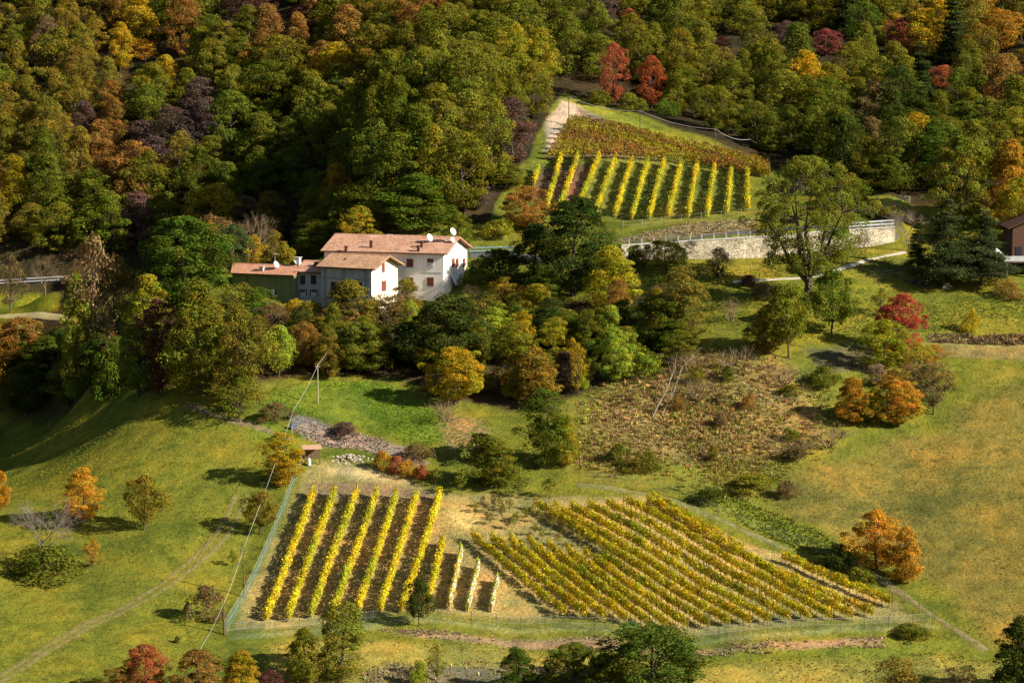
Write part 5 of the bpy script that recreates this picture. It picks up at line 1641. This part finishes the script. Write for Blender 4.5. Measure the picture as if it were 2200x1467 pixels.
T('bush', 1920, 470, 440, 70, 'olive', 'olive shrub on the bank above the guard rail', name='shrub', cat='shrub')
T('bush', 1885, 470, 448, 50, 'plum', 'dark shrub on the bank above the guard rail', name='shrub', cat='shrub')
T('bush', 2165, 640, 600, 60, 'rust', 'rust coloured shrub in front of the brown house', name='shrub', cat='shrub')
T('broad', 1830, 908, 808, 88, 'orange', 'orange tree at the right edge of the brush bank, the left one')
T('broad', 1930, 915, 812, 96, 'orange', 'orange tree at the right edge of the brush bank, the right one')
T('tall', 1880, 910, 830, 45, 'mustard', 'slim yellow-green tree between the two orange trees')
T('loose', 2003, 890, 765, 90, 'brown', 'brown leafless-looking tree at the rim of the right meadow')
T('bush', 1770, 830, 785, 70, 'moss', 'dark green shrub on the bank in the shade of the yellow tree', name='shrub', cat='shrub')
T('bush', 1855, 900, 868, 60, 'lime', 'lime shrub below the left orange tree', name='shrub', cat='shrub')
T('twigs', 1700, 980, 930, 130, 'brown', 'brown bramble thicket at the lower rim of the brush bank', name='bare_shrub', cat='shrub')
T('twigs', 1780, 960, 905, 100, 'brown', 'brown bramble thicket below the orange trees', name='bare_shrub', cat='shrub')
T('twigs', 1500, 860, 800, 90, 'rust', 'reddish bare bramble in the middle of the brush bank', name='bare_shrub', cat='shrub')
T('twigs', 1580, 800, 735, 110, 'brown', 'bare thorn shrub at the top of the brush bank, left', name='bare_shrub', cat='shrub')
T('twigs', 1680, 830, 775, 90, 'brown', 'bare thorn shrub at the top of the brush bank, right', name='bare_shrub', cat='shrub')
T('twigs', 1480, 800, 745, 80, 'brown', 'bare thorn shrub beside the leaning pole', name='bare_shrub', cat='shrub')
T('bush', 1690, 1070, 1030, 45, 'brown', 'low brown bush at the right end of the gully', name='shrub', cat='shrub')
T('bush', 1620, 1050, 1018, 110, 'olive', 'low olive thicket in the gully', name='shrub', cat='shrub')
T('bush', 1520, 1080, 1045, 70, 'deep', 'dark low shrub beside the gully track', name='shrub', cat='shrub')
# lower right
T('broad', 1882, 1222, 1092, 112, 'orange', 'bright orange tree beside the field track, the taller left one')
T('broad', 1944, 1250, 1128, 88, 'orange', 'orange tree beside the field track, the right one')
T('bush', 1802, 1222, 1165, 70, 'deep', 'dark shrub left of the bright orange tree', name='shrub', cat='shrub')
T('bush', 1850, 1255, 1215, 60, 'moss', 'dark bush on the bank below the bright orange tree', name='shrub', cat='shrub')
# left meadow
T('tall', 606, 1044, 926, 88, 'gold', 'golden yellow tree beside the shelter at the net fence')
T('orb', 558, 1148, 1052, 78, 'bronze', 'olive and gold round tree on the meadow by the net fence')
T('orb', 312, 1137, 1018, 95, 'bronze', 'round dark bronze tree standing alone on the left meadow')
T('tall', 178, 1118, 1002, 90, 'orange', 'orange tree behind the pale bare tree on the left meadow')
T('orb', -2, 1112, 1008, 52, 'orange', 'orange tree cut off by the left edge of the meadow')
T('barepale', 95, 1215, 1050, 130, 'pink', 'pale bare tree above the dark bush on the left meadow', name='bare_tree')
T('bush', 100, 1235, 1170, 160, 'moss', 'dark green bush under the pale bare tree', name='shrub', cat='shrub')
T('loose', 198, 1218, 1152, 50, 'orange', 'small orange tree right of the dark green bush')
T('bush', 445, 1330, 1255, 75, 'brown', 'dark brownish bush on the meadow left of the poles', name='shrub', cat='shrub')
T('bush', 380, 1380, 1364, 16, 'deep', 'tiny dark bush above the red tree', name='shrub', cat='shrub')
T('sapling', 500, 1218, 1180, 20, 'moss', 'small dark sapling on the meadow beside the slim pole', name='sapling')
# foreground
T('broad', 312, 1500, 1380, 105, 'red', 'bright red tree at the bottom left')
T('broad', 425, 1505, 1388, 130, 'rust', 'rust brown tree right of the bright red tree')
T('broad', 520, 1500, 1392, 92, 'gold', 'golden tree at the bottom, left of the olive pair')
T('broad', 260, 1510, 1430, 80, 'rust', 'rust coloured low tree left of the bright red tree')
T('tall', 735, 1462, 1284, 118, 'olive', 'tall olive tree below the left vine block')
T('broad', 655, 1470, 1345, 90, 'olive', 'smaller olive tree left of the tall olive tree')
T('orb', 900, 1344, 1236, 62, 'deep', 'small dark green tree at the foot of the left vine block')
T('bush', 900, 1475, 1415, 40, 'lime', 'yellow shrub at the bottom edge left of centre', name='shrub', cat='shrub')
T('loose', 938, 1462, 1382, 48, 'olive', 'small olive tree at the bottom beside the yellow shrub')
T('broad', 1112, 1490, 1385, 92, 'green', 'round green tree at the bottom centre')
T('broad', 1230, 1495, 1375, 120, 'moss', 'mossy green tree left of the biggest foreground tree')
T('broad', 1405, 1520, 1335, 262, 'green', 'biggest green tree at the bottom right of centre', var=6)
T('broad', 1300, 1510, 1400, 110, 'moss', 'low green tree between the mossy and the biggest tree')
T('loose', 1925, 1515, 1405, 125, 'bronze', 'bronze thin-leaved tree at the bottom right')
T('loose', 2060, 1500, 1425, 100, 'brown', 'brown shrubby tree at the bottom right', name='tree')
T('broad', 2195, 1510, 1318, 150, 'deep', 'dark tree at the bottom right corner')
T('twigs', 1590, 1390, 1352, 50, 'brown', 'bare shrub on the bank below the right vine block', name='bare_shrub', cat='shrub')
T('bush', 1960, 1365, 1340, 90, 'moss', 'low green bush at the lower right corner of the vineyard fence', name='shrub', cat='shrub')
T('bush', 580, 1490, 1435, 60, 'maroon', 'dark reddish shrub at the bottom left of the olive trees', name='shrub', cat='shrub')
# shrubs along the stony bank
T('bush', 825, 1008, 968, 46, 'orange', 'orange shrub on the stony bank, the left one', name='shrub', cat='shrub')
T('bush', 880, 1024, 985, 46, 'orange', 'orange shrub on the stony bank, the right one', name='shrub', cat='shrub')
T('bush', 852, 1016, 977, 40, 'red', 'red shrub on the stony bank between the two orange ones', name='shrub', cat='shrub')
T('bush', 905, 1030, 996, 34, 'red', 'small red shrub at the right end of the orange hedge', name='shrub', cat='shrub')
T('bush', 740, 935, 905, 60, 'plum', 'purplish low shrub on the stony bank', name='shrub', cat='shrub')
T('bush', 590, 905, 865, 70, 'brown', 'brown low shrub at the head of the stony bank', name='shrub', cat='shrub')
T('bush', 900, 985, 950, 80, 'brown', 'brown bush at the lower end of the stony bank', name='shrub', cat='shrub')
for i, (a, b, c, w, hu) in enumerate([(935,1046,1005,24,'olive'),(990,1062,1005,26,'olive'),(1115,1068,1022,34,'moss'),(1180,1070,1024,32,'moss'),(1052,1050,1010,20,'lime')]):
    T('sapling', a, b, c, w, hu, f'young tree by the vineyard headland track, {NTH[i]} from the shelter side', name='sapling', group='young trees along the headland track')
orch = [(1038,1090),(1060,1086),(1075,1092),(1062,1103),(1080,1110),(1022,1101),(1052,1126),(1078,1118),(1095,1100),(1110,1122),(1128,1118),(1100,1140),(1090,1137),(1145,1112),(1150,1150),(1165,1160),(1185,1138),(1213,1152),(1200,1172),(1245,1175),(1140,1165),(1160,1125)]
orch.sort()
ORDX = NTH + ['eighteenth', 'nineteenth', 'twentieth', 'twenty-first', 'twenty-second', 'twenty-third']
for i, (a, b) in enumerate(orch):
    T('sapling', a, b, b - random.uniform(24, 34), random.uniform(11, 17), random.choice(['bronze', 'olive', 'brown', 'mustard']), f'little sapling in the straw strip between the vine blocks, {ORDX[i]} from left', name='sapling', group='orchard saplings between the vine blocks')

# undergrowth that fills the tree belts
def fill(poly, nn, hues, wts_, hrange, wrange, words, kinds, group, seed, nm):
    rs = random.Random(seed)
    xs_ = [a for a, b in poly]; ys_ = [b for a, b in poly]
    pp_ = np.array(poly, float); out = []
    while len(out) < nn:
        a, b = rs.uniform(min(xs_), max(xs_)), rs.uniform(min(ys_), max(ys_))
        if not inside(pp_, np.array([a]), np.array([b]))[0]: continue
        if any(abs(a - o_[0]) < 24 and abs(b - o_[1]) < 14 for o_ in out): continue
        out.append((a, b))
    gs = {}
    for a, b in out:
        hu = rs.choices(hues, wts_)[0]
        w_ = [t for x_, t in words if a >= x_][-1]
        lv = 'upper part' if b < (min(ys_) + max(ys_)) / 2 else 'lower part'
        gs.setdefault((hu, w_, lv), []).append((a, b))
    for (hu, w_, lv), l_ in gs.items():
        l_.sort()
        for i, (a, b) in enumerate(l_):
            lab = f'{HUENAME[hu]} {nm} in {lv} of belt {w_}' + ('' if len(l_) == 1 else ', ' + (('left one', 'right one')[i] if len(l_) == 2 else ORD[min(i, 9)]))
            h_ = rs.uniform(*hrange)
            if b - h_ < 645 and 640 < a < 1140: h_ = max(22, b - 645)
            tree(rs.choice(kinds), a, b, b - h_, rs.uniform(*wrange), hu, lab, 'shrub', 'shrub', group)
fill([(640,700),(1000,665),(1130,665),(1500,700),(1490,775),(1330,835),(1210,870),(1060,860),(860,812),(640,795)], 62, ['olive', 'moss', 'green', 'bronze', 'mustard', 'gold', 'lime', 'deep', 'brown', 'rust'], [8, 7, 5, 7, 8, 7, 8, 3, 3, 5], (48, 115), (38, 78),
     [(0, 'below the grey house'), (770, 'below the cream house'), (880, 'below the white house'), (1010, 'below the garden'), (1160, 'under the big dark tree'), (1330, 'below the round olive tree')], ['bush', 'tall', 'broad', 'loose', 'tall'], 'undergrowth in the belt below the houses', 61, 'shrub')
fill([(-20,740),(250,730),(480,760),(450,850),(300,850),(130,890),(-20,890)], 16, ['moss', 'deep', 'green', 'bronze', 'brown'], [8, 8, 5, 4, 3], (70, 120), (70, 110),
     [(-99, 'at the far left'), (240, 'left of the olive house')], ['broad', 'broad', 'bush'], 'undergrowth in the shaded belt at left', 62, 'shrub')
fill([(470,640),(640,650),(660,700),(640,790),(560,800),(470,740)], 9, ['olive', 'green', 'bronze', 'rust', 'moss'], [6, 5, 4, 3, 4], (40, 75), (55, 85),
     [(0, 'under the olive house')], ['broad', 'loose'], 'undergrowth under the olive house', 63, 'bush')
fill([(1290,985),(1500,960),(1700,940),(1800,930),(1780,985),(1600,1010),(1300,1025)], 6, ['brown', 'moss', 'bronze', 'olive'], [5, 4, 4, 3], (22, 46), (30, 60),
     [(0, 'on lower bank'), (1560, 'under the orange trees')], ['bush'], 'scrub on the brush bank', 64, 'scrub bush')
fill([(1300,830),(1420,775),(1560,780),(1720,800),(1770,860),(1600,920),(1320,940)], 7, ['brown', 'rust', 'moss', 'olive', 'buff'], [5, 3, 4, 4, 3], (16, 38), (24, 52),
     [(0, 'on upper bank'), (1560, 'under the thorn shrubs')], ['bush'], 'scrub on the brush bank', 65, 'dry scrub')
for a, b, c, w, hu, l in [(1288,226,192,46,'moss','mossy bush under the left bright red tree'), (1352,236,200,52,'olive','olive bush between the two bright red trees'), (1432,250,212,50,'green','green bush right of the bright red pair'), (1376,240,212,40,'moss','small mossy bush under the right bright red tree')]:
    T('bush', a, b, c, w, hu, l, name='shrub', cat='shrub')
fill([(1870,800),(1960,770),(2040,770),(2050,830),(2000,895),(1890,910)], 9, ['gold', 'brown', 'bronze', 'buff', 'orange'], [4, 4, 3, 2, 2], (36, 72), (44, 78),
     [(0, 'among the orange trees'), (1960, 'by the right meadow')], ['bush', 'loose', 'loose'], 'ochre shrubs at the rim of the right meadow', 66, 'shrub')
GF = 'trees of the autumn forest on the slope'
for a, b, c, w, hu, l in [(1318,222,92,62,(.32, .095, .042),'bright red tree above the hilltop cable, the left and taller one'), (1398,232,122,66,(.33, .098, .040),'bright red tree above the hilltop cable, the right and broader one'),
        (1352,70,18,42,'red','small red treetop near the top edge above the red pair'), (1932,125,38,60,'crimson','crimson tree among dark pines near the top right'),
        (1775,120,62,60,'crimson','crimson tree on the slope near the top, right of centre'), (1690,95,45,50,'plum','dusky red tree near the top edge, right of centre'), (2025,190,140,55,'red','dull red tree high above the brown house'),
        (2150,110,20,95,'orange','big orange tree in the top right corner'), (2165,160,115,60,'rust','rusty tree below the big orange one in the top right corner'), (1550,130,80,40,'crimson','small dusky red tree high behind the red vines'),
        (940,60,-10,80,'rust','rust orange tree at the top edge left of the hilltop'), (640,70,10,60,'maroon','dark red tree near the top edge above the grey house'), (310,130,85,55,'orange','orange tree high on the left slope')]:
    T('forest', a, b, c, w, hu, l, name='autumn_tree', group=GF, var=(0 if w != 66 else 3))
# ------------------------------------------------------------------ ground cover
def tufts(name, polypix, nt, hmin, hmax, spread, colr, seed, blades=5, holes=(), label=None, jitter=.25, feather=0):
    rng = np.random.default_rng(seed)
    pl = wpoly(polypix)
    lo, hi = pl.min(0), pl.max(0)
    x = rng.uniform(lo[0], hi[0], nt * 4); y = rng.uniform(lo[1], hi[1], nt * 4)
    m_ = inside(pl, x, y)
    for h_ in holes:
        m_ &= ~inside(wpoly(h_), x, y)
    if feather: m_ &= rng.uniform(size=len(x)) < smooth(pdist(pl, x, y) / feather)
    m_ &= (vnoise(x / 3.0, y / 3.0, seed) + rng.normal(0, .5, len(x))) > -.25
    x, y = x[m_][:nt], y[m_][:nt]
    n_ = len(x)
    z = ground(x, y)
    base = np.repeat(np.stack((x, y, z - .03), 1), blades, 0)
    k = len(base)
    hh = rng.uniform(hmin, hmax, n_).repeat(blades) * rng.uniform(.6, 1.1, k)
    a = rng.uniform(0, 6.283, k)
    d = np.stack((np.cos(a), np.sin(a), np.zeros(k)), 1)
    b0 = base + d * (spread * rng.uniform(0, .6, k))[:, None]
    tip = b0 + d * (hh * rng.uniform(.2, .8, k))[:, None] + np.array((0, 0, 1)) * hh[:, None]
    sd = np.stack((-d[:, 1], d[:, 0], np.zeros(k)), 1) * (.05 + .13 * hh)[:, None]
    V = np.stack((b0 - sd, b0 + sd, tip), 1).reshape(-1, 3)
    F = np.arange(k * 3).reshape(-1, 3)
    t = np.exp(rng.normal(0, jitter, (n_, 1))) * np.exp(rng.normal(0, .10, (n_, 3)))
    o = link(name, np_mesh(name, V, None, [M['dry']], tint=np.repeat(np.repeat(t, blades, 0), 3, 0), tris=F))
    o.color = (*colr, 1)
    return tag(o, label, None, None, 'stuff')
bank = [(1225,985),(1240,895),(1300,815),(1420,765),(1500,745),(1700,775),(1760,830),(1800,905),(1790,960),(1700,990),(1500,1015),(1300,1015)]
bank = [(1190,1000),(1215,880),(1280,800),(1420,755),(1520,735),(1700,765),(1790,830),(1840,920),(1810,975),(1700,1010),(1500,1035),(1290,1035)]
tufts('dry_brush', bank, 4200, .1, .42, .5, (.32, .235, .085), 31, 7, jitter=.4, feather=9)
tufts('dry_brush', bank, 2600, .15, .5, .5, (.22, .21, .035), 32, 7, jitter=.35, feather=4)
tufts('dry_brush', bank, 700, .2, .7, .6, (.30, .175, .07), 39, 10, jitter=.3, feather=7)
tufts('dry_brush', [(620,893),(760,925),(880,962),(930,1003),(890,1012),(780,968),(700,960),(640,935)], 700, .1, .4, .3, (.30, .235, .18), 33, 6)
tufts('dry_brush', [(1380,975),(1550,985),(1700,1005),(1710,1075),(1600,1080),(1450,1045)], 800, .15, .5, .4, (.25, .20, .045), 34, 7)
tufts('dry_brush', [(800,1350),(1200,1366),(1480,1388),(1900,1366),(1900,1392),(1480,1415),(1250,1398),(900,1368)], 800, .1, .4, .3, (.32, .23, .13), 35, 6)
tufts('dry_brush', [(1325,515),(1480,480),(1625,472),(1635,498),(1480,510),(1340,522)], 500, .15, .45, .35, (.31, .25, .12), 36, 6)
tufts('dry_brush', [(780,1430),(1100,1420),(1300,1440),(1300,1490),(780,1490)], 700, .15, .5, .35, (.32, .25, .13), 37, 6)
tufts('dry_brush', [(1990,718),(2250,715),(2250,740),(2000,738)], 500, .2, .7, .35, (.2, .14, .07), 38, 6)
tufts('grass', [(-60,940),(300,905),(560,905),(640,985),(600,1100),(470,1370),(300,1480),(-60,1480)], 4500, .07, .22, .2, (.175, .175, .022), 41, 5, jitter=.2)
tufts('grass', [(1560,1065),(1700,1002),(1820,965),(2010,905),(2060,845),(2250,790),(2250,1470),(2130,1400),(1900,1205),(1700,1135)], 3500, .06, .2, .2, (.205, .172, .038), 42, 5, jitter=.18)
tufts('grass', [(1500,625),(1850,628),(2250,612),(2250,712),(2000,712),(1700,735),(1520,738)], 5000, .08, .3, .2, (.17, .175, .022), 43, 5)
tufts('grass', [(570,838),(700,814),(830,822),(955,882),(1055,905),(1070,962),(960,962),(880,952),(760,918),(650,892),(560,872)], 3500, .08, .24, .16, (.125, .22, .016), 44, 5)
tufts('grass', [(560,1380),(800,1366),(1100,1390),(1300,1410),(1550,1420),(1990,1400),(2150,1420),(2200,1490),(560,1490)], 5000, .08, .26, .16, (.26, .235, .045), 45, 5)
tufts('grass', [(1440,1050),(1600,1075),(1760,1140),(1840,1190),(1740,1195),(1600,1130)], 1800, .1, .4, .2, (.16, .19, .025), 46, 5)
tufts('grass', [(1480,565),(1700,553),(1925,525),(1985,540),(1945,570),(1840,588),(1590,598),(1480,600)], 2200, .08, .24, .16, (.18, .175, .026), 47, 5)
tufts('grass', [(640,1010),(930,1045),(1400,1070),(1700,1192),(1930,1290),(2000,1335),(1500,1368),(900,1322),(480,1358)], 7000, .06, .18, .14, (.36, .28, .09), 48, 4)
# fallen vine leaves between the rows
def litter(name, polypix, nl, colr, seed, sz=.16):
    rng = np.random.default_rng(seed)
    pl = wpoly(polypix); lo, hi = pl.min(0), pl.max(0)
    x = rng.uniform(lo[0], hi[0], nl * 3); y = rng.uniform(lo[1], hi[1], nl * 3)
    m_ = inside(pl, x, y); x, y = x[m_][:nl], y[m_][:nl]
    p = np.stack((x, y, ground(x, y) + .03), 1)
    V, F = leaf_quads(p, unit(rng.normal(size=p.shape) * .35 + np.array((0, -.3, 1))), sz, rng, .8)
    o = link(name, np_mesh(name, V, F, [M['leaf']], tint=tintvals(len(p), np.arange(len(p)), len(p), rng, .3, .2, .2)))
    o.color = (*colr, 1)
    tag(o, None, None, None, 'stuff')
litter('fallen_leaves', [(640,1075),(955,1065),(950,1130),(985,1172),(1080,1235),(1085,1312),(760,1318),(520,1338),(560,1240)], 11000, (.46, .34, .11), 51)
litter('fallen_leaves', [(1005,1170),(1300,1205),(1390,1200),(1150,1090),(1390,1076),(1690,1195),(1925,1292),(1500,1348),(1200,1328)], 9000, (.58, .43, .15), 52)
litter('fallen_leaves', [(1145,345),(1300,332),(1450,342),(1625,366),(1612,452),(1400,470),(1190,468),(1110,450)], 2500, (.26, .23, .05), 53)
